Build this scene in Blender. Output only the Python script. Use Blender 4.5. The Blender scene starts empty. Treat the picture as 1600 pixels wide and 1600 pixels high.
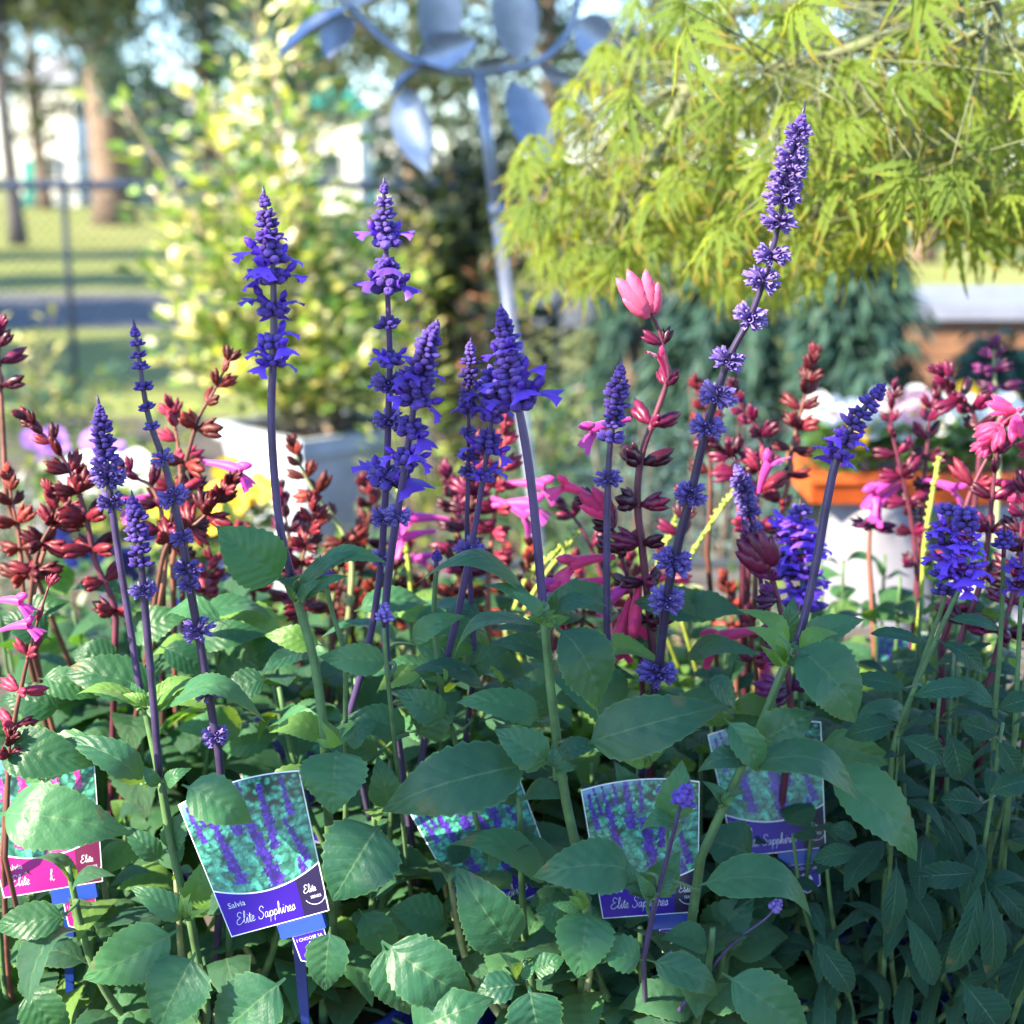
import bpy, math, random
import numpy as np
from mathutils import Vector, Matrix, Quaternion

rnd = random.Random(7)
nrg = np.random.default_rng(11)
S = bpy.context.scene
COL = S.collection
PI = math.pi

# ---------------------------------------------------------------- camera
CAM = Vector((0, 0, 1.4)); PITCH = math.radians(12.9); LENS = 52.0; FPX = LENS / 36 * 1600
cd = bpy.data.cameras.new('camera'); cam = bpy.data.objects.new('camera', cd); COL.objects.link(cam)
cam.location = CAM; cam.rotation_euler = (PI / 2 - PITCH, 0, 0)
cd.lens = LENS; cd.sensor_width = 36; cd.clip_start = 0.05; cd.clip_end = 2000
cd.dof.use_dof = True; cd.dof.focus_distance = 1.09; cd.dof.aperture_fstop = 4.6; cd.dof.aperture_blades = 7
S.camera = cam
RIGHT = Vector((1, 0, 0)); UP = Vector((0, math.sin(PITCH), math.cos(PITCH))); FWD = Vector((0, math.cos(PITCH), -math.sin(PITCH)))

def at(px, py, Y):
    "the point that shows at pixel (px, py) of the 1600 px photograph on the plane y = Y"
    d = RIGHT * ((px - 800) / FPX) + UP * ((800 - py) / FPX) + FWD
    return CAM + d * (Y / d.y)

def px2m(n, Y): return n / FPX * Y * 1.02

# ---------------------------------------------------------------- sky and sun
SUN = Vector((-0.72, -0.45, 0.53)).normalized()        # direction towards the sun
w = bpy.data.worlds.new('World'); S.world = w; w.use_nodes = True
nt = w.node_tree; bg = nt.nodes['Background']
sky = nt.nodes.new('ShaderNodeTexSky'); sky.sky_type = 'NISHITA'; sky.sun_disc = False
sky.sun_elevation = math.asin(SUN.z); sky.sun_rotation = math.atan2(SUN.x, SUN.y)
sky.air_density = 1.0; sky.dust_density = 0.2; sky.ozone_density = 5.0
nt.links.new(sky.outputs[0], bg.inputs[0]); bg.inputs[1].default_value = 0.14
sl = bpy.data.lights.new('sun', 'SUN'); sl.energy = 5.0; sl.angle = math.radians(0.5); sl.color = (1.0, 0.89, 0.66)
so = bpy.data.objects.new('sun', sl); COL.objects.link(so); so.location = (-6, -4, 8)
so.rotation_euler = SUN.to_track_quat('Z', 'Y').to_euler()
S.view_settings.view_transform = 'Standard'; S.view_settings.look = 'None'
S.view_settings.gamma = 1; S.view_settings.use_curve_mapping = False
S.view_settings.exposure = 2.2
S.render.engine = 'CYCLES'
c = S.cycles
c.use_denoising = True; c.max_bounces = 6; c.diffuse_bounces = 3; c.glossy_bounces = 3; c.transmission_bounces = 4; c.transparent_max_bounces = 6
c.sample_clamp_indirect = 6; c.sample_clamp_direct = 0; c.caustics_reflective = False; c.caustics_refractive = False

# ---------------------------------------------------------------- materials
def newmat(name):
    m = bpy.data.materials.new(name); m.use_nodes = True
    n = m.node_tree; b = n.nodes['Principled BSDF']
    return m, n, b

def N(n, t, **kw):
    x = n.nodes.new(t)
    for k, v in kw.items(): setattr(x, k, v)
    return x

def rgb(c): return (c[0], c[1], c[2], 1)

def ramp(n, fac, stops):
    r = N(n, 'ShaderNodeValToRGB')
    while len(r.color_ramp.elements) < len(stops): r.color_ramp.elements.new(0.5)
    for e, (p, cc) in zip(r.color_ramp.elements, stops): e.position = p; e.color = rgb(cc)
    n.links.new(fac, r.inputs[0]); return r.outputs[0]

def mix(n, fac, a, b, mode='MIX'):
    m = N(n, 'ShaderNodeMix', data_type='RGBA', blend_type=mode)
    for sock, v in ((m.inputs[0], fac), (m.inputs[6], a), (m.inputs[7], b)):
        if hasattr(v, 'links'): n.links.new(v, sock)
        elif isinstance(v, (int, float)): sock.default_value = v
        else: sock.default_value = rgb(v)
    return m.outputs[2]

def math_(n, op, a, b=None, c=None, clamp=False):
    m = N(n, 'ShaderNodeMath', operation=op, use_clamp=clamp)
    for i, v in enumerate((a, b, c)):
        if v is None: continue
        if hasattr(v, 'links'): n.links.new(v, m.inputs[i])
        else: m.inputs[i].default_value = v
    return m.outputs[0]

def noise(n, scale, detail=3, coord=None, rough=0.55):
    t = N(n, 'ShaderNodeTexNoise'); t.inputs['Scale'].default_value = scale; t.inputs['Detail'].default_value = detail
    t.inputs['Roughness'].default_value = rough
    if coord is not None: n.links.new(coord, t.inputs['Vector'])
    return t.outputs['Fac']

def bump(n, b, h, strength=0.3, dist=0.002):
    k = N(n, 'ShaderNodeBump'); k.inputs['Strength'].default_value = strength; k.inputs['Distance'].default_value = dist
    n.links.new(h, k.inputs['Height']); n.links.new(k.outputs[0], b.inputs['Normal']); return k.outputs[0]

def with_translucent(n, b, col, amount, normal=None):
    out = n.nodes['Material Output']; t = N(n, 'ShaderNodeBsdfTranslucent'); ms = N(n, 'ShaderNodeMixShader')
    ms.inputs[0].default_value = amount
    if hasattr(col, 'links'): n.links.new(col, t.inputs[0])
    else: t.inputs[0].default_value = rgb(col)
    n.links.new(b.outputs[0], ms.inputs[1]); n.links.new(t.outputs[0], ms.inputs[2]); n.links.new(ms.outputs[0], out.inputs[0])

def leaf_mat(name, dark, light, under, trans, vein=(0.2, 0.3, 0.15), tr=0.28, rough=0.44, veins=7.0, vs=0.55, quilt=0.35, tipcol=None, spec=0.32):
    m, n, b = newmat(name)
    uv = N(n, 'ShaderNodeUVMap'); sp = N(n, 'ShaderNodeSeparateXYZ'); n.links.new(uv.outputs[0], sp.inputs[0])
    u, v = sp.outputs[0], sp.outputs[1]
    av = math_(n, 'ABSOLUTE', v)
    oi = N(n, 'ShaderNodeObjectInfo'); tc = N(n, 'ShaderNodeTexCoord')
    ns = noise(n, 55, 4, tc.outputs['Object'])
    f = math_(n, 'ADD', math_(n, 'MULTIPLY', ns, 0.7), math_(n, 'MULTIPLY_ADD', oi.outputs['Random'], 0.95, -0.35), clamp=True)
    base = mix(n, f, dark, light)
    # side veins curve forward from the midrib
    wob = math_(n, 'MULTIPLY', math_(n, 'SUBTRACT', noise(n, 14, 2, tc.outputs['Object']), 0.5), 0.10)
    ph = math_(n, 'MULTIPLY', math_(n, 'SUBTRACT', math_(n, 'ADD', u, wob), math_(n, 'MULTIPLY', math_(n, 'POWER', av, 0.85), 0.24)), veins)
    tri = math_(n, 'ABSOLUTE', math_(n, 'SUBTRACT', math_(n, 'FRACT', ph), 0.5))          # 0.5 on a vein
    side = math_(n, 'MULTIPLY', math_(n, 'SUBTRACT', tri, 0.455), 22, clamp=True)
    side = math_(n, 'MULTIPLY', side, math_(n, 'SUBTRACT', 1.0, math_(n, 'MULTIPLY', av, 0.8)))
    mid = math_(n, 'SUBTRACT', 1.0, math_(n, 'MULTIPLY', av, 22), clamp=True)
    vn = math_(n, 'MAXIMUM', mid, math_(n, 'MULTIPLY', side, 0.55))
    base = mix(n, math_(n, 'MULTIPLY', vn, vs), base, vein)
    if tipcol:
        base = mix(n, math_(n, 'MULTIPLY', noise(n, 5, 2, N(n, 'ShaderNodeNewGeometry').outputs['Position']), 0.9), base, dark)
        base = mix(n, math_(n, 'MULTIPLY', math_(n, 'SUBTRACT', u, 0.72), 2.6, clamp=True), base, tipcol)
    # rare brown blemishes, worn margin
    bl = noise(n, 22, 2, tc.outputs['Object'])
    spot = math_(n, 'MULTIPLY', math_(n, 'SUBTRACT', bl, 0.70), 18, clamp=True)
    base = mix(n, math_(n, 'MULTIPLY', spot, 0.55), base, (0.16, 0.10, 0.04))
    edge = math_(n, 'MULTIPLY', math_(n, 'SUBTRACT', av, 0.93), 14, clamp=True)
    base = mix(n, math_(n, 'MULTIPLY', edge, 0.6), base, under)
    g = N(n, 'ShaderNodeNewGeometry')
    colr = mix(n, g.outputs['Backfacing'], base, under)
    n.links.new(colr, b.inputs['Base Color']); b.inputs['Roughness'].default_value = rough
    b.inputs['Specular IOR Level'].default_value = spec
    b.inputs['Sheen Weight'].default_value = 0.05; b.inputs['Sheen Roughness'].default_value = 0.5
    fine = noise(n, 420, 2, tc.outputs['Object'])
    h = math_(n, 'ADD', math_(n, 'MULTIPLY', tri, -1.2 * quilt), math_(n, 'MULTIPLY', fine, 0.25))
    h = math_(n, 'ADD', h, math_(n, 'MULTIPLY', noise(n, 150, 2, tc.outputs['Object']), 0.55))
    bump(n, b, h, 0.6, 0.0016)
    tcol = mix(n, math_(n, 'MULTIPLY', vn, 0.4), trans, under)
    with_translucent(n, b, tcol, tr)
    return m

def plain(name, col, rough=0.6, var=0.0, scale=40, tr=0.0, spec=0.4, metal=0.0, bmp=0.0, sheen=0.0, rv=0.0):
    m, n, b = newmat(name)
    tc = N(n, 'ShaderNodeTexCoord'); oi = N(n, 'ShaderNodeObjectInfo')
    ns = noise(n, scale, 4, tc.outputs['Object'])
    lo = tuple(x * (1 - var) for x in col); hi = tuple(min(1, x * (1 + var)) for x in col)
    fac = math_(n, 'MULTIPLY_ADD', math_(n, 'SUBTRACT', oi.outputs['Random'], 0.5), rv, ns, clamp=True)
    o = ramp(n, fac, [(0.3, lo), (0.7, hi)])
    n.links.new(o, b.inputs['Base Color']); b.inputs['Roughness'].default_value = rough
    b.inputs['Specular IOR Level'].default_value = spec; b.inputs['Metallic'].default_value = metal
    if sheen: b.inputs['Sheen Weight'].default_value = sheen
    if bmp: bump(n, b, noise(n, scale * 3, 3, tc.outputs['Object']), bmp, 0.003)
    if tr: with_translucent(n, b, o, tr)
    return m

def foliage_mat(name, tr=0.35, rough=0.42, spec=0.5, gain=1.0):
    m, n, b = newmat(name)
    a = N(n, 'ShaderNodeAttribute'); a.attribute_name = 'Col'
    n.links.new(a.outputs['Color'], b.inputs['Base Color']); b.inputs['Roughness'].default_value = rough
    b.inputs['Specular IOR Level'].default_value = spec
    if tr:
        t = mix(n, 1.0, a.outputs['Color'], (1.9 * gain, 1.75 * gain, 0.8 * gain), 'MULTIPLY')
        with_translucent(n, b, t, tr)
    return m

def bud_mat(name, a, b_, c_, rough=0.62):
    m, n, b = newmat(name); uv = N(n, 'ShaderNodeUVMap'); sp = N(n, 'ShaderNodeSeparateXYZ'); n.links.new(uv.outputs[0], sp.inputs[0])
    tc = N(n, 'ShaderNodeTexCoord'); oi = N(n, 'ShaderNodeObjectInfo'); ns = noise(n, 3.0, 4, tc.outputs['Object'])
    f = math_(n, 'ADD', math_(n, 'MULTIPLY', sp.outputs[0], 0.75), math_(n, 'MULTIPLY', math_(n, 'ADD', math_(n, 'SUBTRACT', ns, 0.5), math_(n, 'MULTIPLY', math_(n, 'SUBTRACT', oi.outputs['Random'], 0.5), 0.3)), 0.9), clamp=True)
    n.links.new(ramp(n, f, [(0.05, a), (0.5, b_), (0.95, c_)]), b.inputs['Base Color']); b.inputs['Roughness'].default_value = rough; b.inputs['Sheen Weight'].default_value = 0.06; b.inputs['Specular IOR Level'].default_value = 0.3
    bump(n, b, noise(n, 16, 3, tc.outputs['Object']), 0.5, 0.06); return m
M = {}
M['sage'] = leaf_mat('sage_leaf', (0.009, 0.058, 0.034), (0.044, 0.146, 0.058), (0.10, 0.20, 0.055), (0.26, 0.42, 0.02), vein=(0.13, 0.21, 0.09), tr=0.24, quilt=0.6)
M['broad'] = leaf_mat('broad_leaf', (0.009, 0.050, 0.025), (0.034, 0.114, 0.040), (0.075, 0.165, 0.04), (0.14, 0.36, 0.02), vein=(0.06, 0.13, 0.05), tr=0.3, veins=9, quilt=0.55, rough=0.42)
M['narrow'] = leaf_mat('narrow_leaf', (0.006, 0.034, 0.021), (0.018, 0.070, 0.040), (0.05, 0.12, 0.06), (0.12, 0.28, 0.03), vein=(0.14, 0.22, 0.13), tr=0.16, veins=9, quilt=0.7, rough=0.55, spec=0.15)
M['fresh'] = leaf_mat('fresh_leaf', (0.07, 0.16, 0.03), (0.13, 0.25, 0.05), (0.15, 0.26, 0.08), (0.32, 0.55, 0.05), vein=(0.2, 0.3, 0.12), tr=0.34)
M['maple'] = leaf_mat('maple_leaf', (0.075, 0.135, 0.018), (0.25, 0.31, 0.026), (0.20, 0.23, 0.03), (0.50, 0.52, 0.035), vein=(0.34, 0.36, 0.10), tr=0.48, veins=12, rough=0.45, tipcol=(0.30, 0.12, 0.03))
M['stem'] = plain('green_stem', (0.06, 0.125, 0.042), 0.55, 0.35, 60, sheen=0.08)
M['lowstem'] = plain('pale_stem', (0.22, 0.24, 0.11), 0.6, 0.3, 60)
M['purple'] = plain('purple_stem', (0.042, 0.026, 0.078), 0.36, 0.4, 50, sheen=0.06, rv=0.6)
M['calyx'] = bud_mat('violet_calyx', (0.026, 0.009, 0.085), (0.078, 0.032, 0.28), (0.15, 0.090, 0.46))
M['greycalyx'] = bud_mat('grey_violet_calyx', (0.065, 0.035, 0.18), (0.18, 0.11, 0.44), (0.31, 0.22, 0.60), 0.7)
M['petal'] = plain('violet_petal', (0.105, 0.030, 0.44), 0.5, 0.4, 120, sheen=0.05, tr=0.3, rv=0.5)
M['bluepetal'] = plain('blue_violet_petal', (0.155, 0.055, 0.56), 0.5, 0.4, 120, sheen=0.05, tr=0.3, rv=0.4)
M['wine'] = plain('wine_calyx', (0.09, 0.005, 0.030), 0.38, 0.5, 90, tr=0.18, rv=1.2, spec=0.45)
M['red'] = plain('red_calyx', (0.12, 0.009, 0.018), 0.45, 0.45, 90, tr=0.25, rv=1.0)
M['rose'] = plain('rose_calyx', (0.28, 0.024, 0.06), 0.5, 0.4, 90, tr=0.25, rv=0.9)
M['rust'] = plain('rust_calyx', (0.17, 0.022, 0.018), 0.5, 0.5, 90, tr=0.25, rv=1.0)
M['plum'] = plain('plum_calyx', (0.11, 0.012, 0.085), 0.45, 0.5, 90, tr=0.15, rv=1.0)
M['magenta'] = plain('magenta_petal', (0.62, 0.045, 0.36), 0.5, 0.25, 90, tr=0.3, rv=0.5, sheen=0.3)
M['cerise'] = plain('cerise_petal', (0.68, 0.03, 0.16), 0.5, 0.25, 90, tr=0.3, rv=0.5, sheen=0.3)
M['pinkcalyx'] = plain('pink_calyx', (0.74, 0.12, 0.24), 0.5, 0.25, 90, tr=0.25)
M['redstem'] = plain('red_brown_stem', (0.16, 0.06, 0.045), 0.5, 0.4, 50, rv=1.0)
M['winestem'] = plain('wine_stem', (0.10, 0.02, 0.04), 0.5, 0.4, 50)
M['pot'] = plain('blue_pot', (0.012, 0.022, 0.17), 0.4, 0.25, 20)
M['soil'] = plain('soil', (0.035, 0.025, 0.018), 0.9, 0.5, 80, bmp=0.6)
M['stake'] = plain('blue_plastic', (0.012, 0.042, 0.28), 0.38, 0.08, 30, spec=0.5)
M['white'] = plain('white_card', (0.75, 0.76, 0.78), 0.4, 0.03, 30)
M['foliage'] = foliage_mat('foliage')
M['foliage_dull'] = foliage_mat('foliage_dull', tr=0.22, rough=0.6, spec=0.3)
M['bark'] = plain('bark', (0.16, 0.11, 0.085), 0.85, 0.45, 6, bmp=0.6)
M['bark_pale'] = plain('bark_pale', (0.36, 0.25, 0.17), 0.8, 0.3, 20, bmp=0.3)
M['bark_dark'] = plain('bark_dark', (0.075, 0.065, 0.07), 0.85, 0.4, 8, bmp=0.5)
M['bark_maple'] = plain('bark_maple', (0.12, 0.13, 0.06), 0.7, 0.4, 20, bmp=0.3)

# ---------------------------------------------------------------- mesh helpers
class MB:
    def __init__(s): s.v = []; s.f = []; s.uv = []; s.m = []
    def add(s, vs, fs, uv=None, mi=0):
        o = len(s.v); s.v += [tuple(p) for p in vs]; s.f += [tuple(i + o for i in f) for f in fs]
        s.uv += list(uv) if uv is not None else [(0.5, 0.5)] * len(vs); s.m += [mi] * len(fs)
    def tube(s, pts, rad, k=8, mi=0, cap=True, square=0.0):
        pts = [Vector(p) for p in pts]; n = len(pts)
        if not hasattr(rad, '__len__'): rad = [rad] * n
        vs = []; uv = []; fs = []
        ref = Vector((0.3, 0.2, 1)); t0 = (pts[1] - pts[0]).normalized()
        if abs(t0.dot(ref.normalized())) > 0.95: ref = Vector((1, 0.1, 0))
        nx = t0.cross(ref).normalized()
        for i in range(n):
            t = (pts[min(i + 1, n - 1)] - pts[max(i - 1, 0)]).normalized()
            nx = (nx - t * nx.dot(t)).normalized(); ny = t.cross(nx)
            for j in range(k):
                a = 2 * PI * j / k
                vs.append(pts[i] + (nx * math.cos(a) + ny * math.sin(a)) * rad[i] * (1 + square * (1 if j % 2 == 0 else -1))); uv.append((i / (n - 1), j / k))
        for i in range(n - 1):
            for j in range(k):
                fs.append((i * k + j, i * k + (j + 1) % k, (i + 1) * k + (j + 1) % k, (i + 1) * k + j))
        if cap: fs.append(tuple(range((n - 1) * k, n * k))); fs.append(tuple(reversed(range(k))))
        s.add(vs, fs, uv, mi)
    def box(s, lo, hi, mi=0):
        x0, y0, z0 = lo; x1, y1, z1 = hi
        vs = [(x0, y0, z0), (x1, y0, z0), (x1, y1, z0), (x0, y1, z0), (x0, y0, z1), (x1, y0, z1), (x1, y1, z1), (x0, y1, z1)]
        s.add(vs, [(0, 3, 2, 1), (4, 5, 6, 7), (0, 1, 5, 4), (1, 2, 6, 5), (2, 3, 7, 6), (3, 0, 4, 7)], mi=mi)
    def lathe(s, prof, k=24, mi=0, c=(0, 0, 0)):
        vs = []; fs = []
        for r, z in prof:
            for j in range(k):
                a = 2 * PI * j / k; vs.append((c[0] + r * math.cos(a), c[1] + r * math.sin(a), c[2] + z))
        for i in range(len(prof) - 1):
            for j in range(k):
                fs.append((i * k + j, i * k + (j + 1) % k, (i + 1) * k + (j + 1) % k, (i + 1) * k + j))
        s.add(vs, fs, mi=mi)
    def blob(s, c, axis, L, R, k=6, rows=4, prof=None, mi=0):
        "a lathe body along an axis: bud, calyx or berry"
        axis = Vector(axis).normalized(); c = Vector(c)
        ref = Vector((0, 0, 1)) if abs(axis.z) < 0.9 else Vector((1, 0, 0))
        nx = axis.cross(ref).normalized(); ny = axis.cross(nx)
        vs = [c]; fs = []
        for i in range(1, rows):
            t = i / rows; r = R * (prof(t) if prof else math.sin(PI * t) ** 0.8)
            for j in range(k):
                a = 2 * PI * (j + 0.5 * (i % 2)) / k
                vs.append(c + axis * (L * t) + (nx * math.cos(a) + ny * math.sin(a)) * r)
        vs.append(c + axis * L)
        for j in range(k): fs.append((0, 1 + (j + 1) % k, 1 + j))
        for i in range(rows - 2):
            o = 1 + i * k
            for j in range(k): fs.append((o + j, o + (j + 1) % k, o + k + (j + 1) % k, o + k + j))
        o = 1 + (rows - 2) * k; e = len(vs) - 1
        for j in range(k): fs.append((o + j, o + (j + 1) % k, e))
        s.add(vs, fs, [(0.0, 0.5)] + [((1 + q // k) / rows, 0.5) for q in range((rows - 1) * k)] + [(1.0, 0.5)], mi=mi)
    def cup(s, c, axis, L, R, k=8, mi=0):
        "an open calyx: a flaring tube with a toothed rim"
        axis = Vector(axis).normalized(); c = Vector(c); ref = Vector((0, 0, 1)) if abs(axis.z) < 0.9 else Vector((1, 0, 0)); nx = axis.cross(ref).normalized(); ny = axis.cross(nx)
        vs = []; uv = []; T = (0.0, 0.3, 0.7, 1.0); W = (0.35, 0.75, 0.9, 1.15)
        for t, w_ in zip(T, W):
            for j in range(k):
                a = 2 * PI * j / k; tt = t + (0.16 if j % 2 else -0.10) * (t == 1.0)
                vs.append(c + axis * (L * tt) + (nx * math.cos(a) + ny * math.sin(a)) * R * w_); uv.append((t, 0.5))
        s.add(vs, [(i * k + j, i * k + (j + 1) % k, (i + 1) * k + (j + 1) % k, (i + 1) * k + j) for i in range(3) for j in range(k)], uv, mi)
    def mesh(s, name, mats, smooth=True):
        me = bpy.data.meshes.new(name); me.from_pydata(s.v, [], s.f)
        for mt in (mats if isinstance(mats, (list, tuple)) else [mats]): me.materials.append(mt)
        uvl = me.uv_layers.new(name='UVMap')
        li = np.empty(len(me.loops), dtype=np.int32); me.loops.foreach_get('vertex_index', li)
        uvl.data.foreach_set('uv', np.asarray(s.uv, dtype=np.float32)[li].ravel())
        if any(s.m): me.polygons.foreach_set('material_index', np.asarray(s.m, dtype=np.int32))
        if smooth: me.polygons.foreach_set('use_smooth', np.ones(len(me.polygons), dtype=bool))
        me.update(); return me

def catmull(pts, sub=6):
    P = [Vector(p) for p in pts]; P = [P[0] * 2 - P[1]] + P + [P[-1] * 2 - P[-2]]
    out = []
    for i in range(1, len(P) - 2):
        a, b, c_, d = P[i - 1:i + 3]
        for k in range(sub):
            t = k / sub
            out.append(0.5 * ((2 * b) + (c_ - a) * t + (2 * a - 5 * b + 4 * c_ - d) * t * t + (3 * b - a - 3 * c_ + d) * t ** 3))
    out.append(P[-2].copy()); return out

def empty(name, loc, label=None, cat=None, group=None):
    o = bpy.data.objects.new(name, None); COL.objects.link(o); o.location = loc; o.empty_display_size = 0.02
    tag(o, label, cat, group); return o

def tag(o, label=None, cat=None, group=None, kind=None):
    if label: o['label'] = label
    if cat: o['category'] = cat
    if group: o['group'] = group
    if kind: o['kind'] = kind
    return o

def put(name, me, parent=None, M4=None):
    "link a mesh; M4 is its world matrix; parents are unrotated empties or parts placed with put()"
    o = bpy.data.objects.new(name, me); COL.objects.link(o)
    W = M4 if M4 is not None else Matrix.Identity(4)
    if parent is not None:
        o.parent = parent
        W = WORLD.get(parent.name, Matrix.Translation(parent.location)).inverted() @ W
    o.matrix_basis = W
    WORLD[o.name] = M4.copy() if M4 is not None else Matrix.Identity(4)
    return o
WORLD = {}

def frame(o, x, n):
    x = Vector(x).normalized(); n = Vector(n); n = (n - x * n.dot(x))
    n = n.normalized() if n.length > 1e-6 else x.orthogonal().normalized()
    y = n.cross(x)
    return Matrix(((x.x, y.x, n.x, o[0]), (x.y, y.y, n.y, o[1]), (x.z, y.z, n.z, o[2]), (0, 0, 0, 1)))

# ---------------------------------------------------------------- leaves
VC = (-1, -0.84, -0.5, -0.16, 0, 0.16, 0.5, 0.84, 1)
def leaf_geo(mb, L, W, arch=0.12, fold=0.2, cup=0.1, wave=0.04, pet=0.12, teeth=15, tooth=0.10, kind='ovate', seed=0, n=34, quilt=0.024, twist=0.0, side=0.0):
    r = random.Random(seed); ph = r.uniform(0, 6); ph2 = r.uniform(0, 6)
    vs = []; uv = []
    for i in range(n + 1):
        u = i / n
        if u < pet: h = 0.022 + 0.02 * (u / pet) ** 3
        else:
            t = (u - pet) / (1 - pet)
            if kind == 'ovate': h = 0.5 * t ** 0.5 * (1 - t) ** 1.05 / 0.379
            elif kind == 'heart': h = 0.5 * t ** 0.38 * (1 - t) ** 0.95 / 0.452
            else: h = 0.5 * (math.sin(PI * t ** 1.05) ** 0.75)
            h = max(h, 0.02 * (1 - t) + 0.004)
        tt = (u * teeth + 0.35 * math.sin(5 * u + ph)) % 1
        saw = (tt if tt < 0.7 else (1 - tt) / 0.3 * 0.7) - 0.35
        x = L * u
        zc = arch * L * 4 * u * (1 - u) * (1 + 0.25 * math.sin(2 * PI * u + ph) * 0.4)
        yc = side * L * math.sin(PI * u)
        for v in VC:
            hw = h * W
            if abs(v) == 1 and u > pet + 0.04 and u < 0.985: hw *= 1 + tooth * saw * 2
            y = v * hw
            z = zc + fold * abs(y) - cup * v * v * hw + wave * W * math.sin(9 * u + ph + (2.2 if v > 0 else 0)) * abs(v) ** 1.5 * min(1, h * 4)
            if u > pet: z += quilt * W * abs(math.sin(PI * 7 * (u - 0.24 * abs(v)))) * (1 - abs(v)) * 2.0 * min(1, h * 3)
            a = twist * (u - 0.2)
            y2 = y * math.cos(a) - (z - zc) * math.sin(a); z2 = zc + y * math.sin(a) + (z - zc) * math.cos(a)
            vs.append((x, yc + y2, z2)); uv.append((u, v))
    k = len(VC); fs = []
    for i in range(n):
        for j in range(k - 1):
            fs.append((i * k + j, (i + 1) * k + j, (i + 1) * k + j + 1, i * k + j + 1))
    mb.add(vs, fs, uv)

def leaf_mesh(name, mat, L, W, **kw):
    mb = MB(); leaf_geo(mb, L, W, **kw); return mb.mesh(name, mat)

LEAFLIB = {}
def leaflib(key):
    if key in LEAFLIB: return LEAFLIB[key]
    out = []
    mat, kind = {'sage': ('sage', 'ovate'), 'fresh': ('fresh', 'ovate'), 'broad': ('broad', 'ovate'), 'narrow': ('narrow', 'long'), 'sagelow': ('sage', 'heart'), 'broadfresh': ('fresh', 'ovate')}[key]
    r = random.Random(len(key) * 31)
    for i in range(8):
        W = {'narrow': r.uniform(0.26, 0.36), 'broad': r.uniform(0.55, 0.7)}.get(key, r.uniform(0.46, 0.64))
        out.append(leaf_mesh(key + '_leaf', M[mat], 1.0, W, arch=r.uniform(0.12, 0.34), fold=r.uniform(0.05, 0.45), cup=r.uniform(0.0, 0.35), wave=r.uniform(0.02, 0.09), pet=r.uniform(0.1, 0.2), teeth=r.choice((13, 15, 17)) if key != 'broad' else 20, kind=kind, seed=i, n=30, twist=r.uniform(-0.6, 0.6), side=r.uniform(-0.06, 0.06), quilt=0.035 if key == 'broad' else 0.024, tooth=0.11 if key == 'narrow' else 0.10))
    LEAFLIB[key] = out; return out

def put_leaf(plant, base, tip, nrm, key='sage', scale=None):
    base = Vector(base); tip = Vector(tip); L = (tip - base).length
    me = rnd.choice(leaflib(key)); F = frame(base, tip - base, nrm)
    sc = Matrix.Diagonal((L, L * rnd.uniform(0.88, 1.12), L, 1))
    return put('leaf', me, plant, F @ sc)
# ---------------------------------------------------------------- setting: ground, path, paving
BENCH = 0.56
def sheet(name, pts, mat, z, label=None):
    mb = MB(); mb.add([(x, y, z) for x, y in pts], [tuple(range(len(pts)))]); o = put(name, mb.mesh(name, mat, smooth=False)); o['kind'] = 'structure'; return o

def grass_mat():
    m, n, b = newmat('lawn'); tc = N(n, 'ShaderNodeTexCoord')
    a = noise(n, 0.35, 5, tc.outputs['Object']); f = noise(n, 9, 5, tc.outputs['Object'])
    k = math_(n, 'ADD', math_(n, 'MULTIPLY', a, 0.6), math_(n, 'MULTIPLY', f, 0.4))
    col = ramp(n, k, [(0.3, (0.13, 0.18, 0.05)), (0.5, (0.24, 0.26, 0.08)), (0.72, (0.36, 0.33, 0.15))])
    n.links.new(col, b.inputs['Base Color']); b.inputs['Roughness'].default_value = 0.9; b.inputs['Specular IOR Level'].default_value = 0.1
    bump(n, b, noise(n, 30, 4, tc.outputs['Object']), 0.9, 0.05); return m
M['lawn'] = grass_mat()
M['asphalt'] = plain('asphalt', (0.085, 0.085, 0.095), 0.85, 0.25, 8, bmp=0.3)
M['gravel'] = plain('gravel', (0.075, 0.062, 0.05), 0.9, 0.4, 25, bmp=0.7)
sheet('ground', [(-400, -60), (400, -60), (400, 900), (-400, 900)], M['lawn'], 0.0)
sheet('path', [(-90, 13.4), (60, 13.9), (60, 18.0), (-90, 17.6)], M['asphalt'], 0.006)
sheet('nursery_paving', [(-9, -6), (12, -6), (12, 8.6), (-9, 8.6)], M['gravel'], 0.004)

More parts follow.
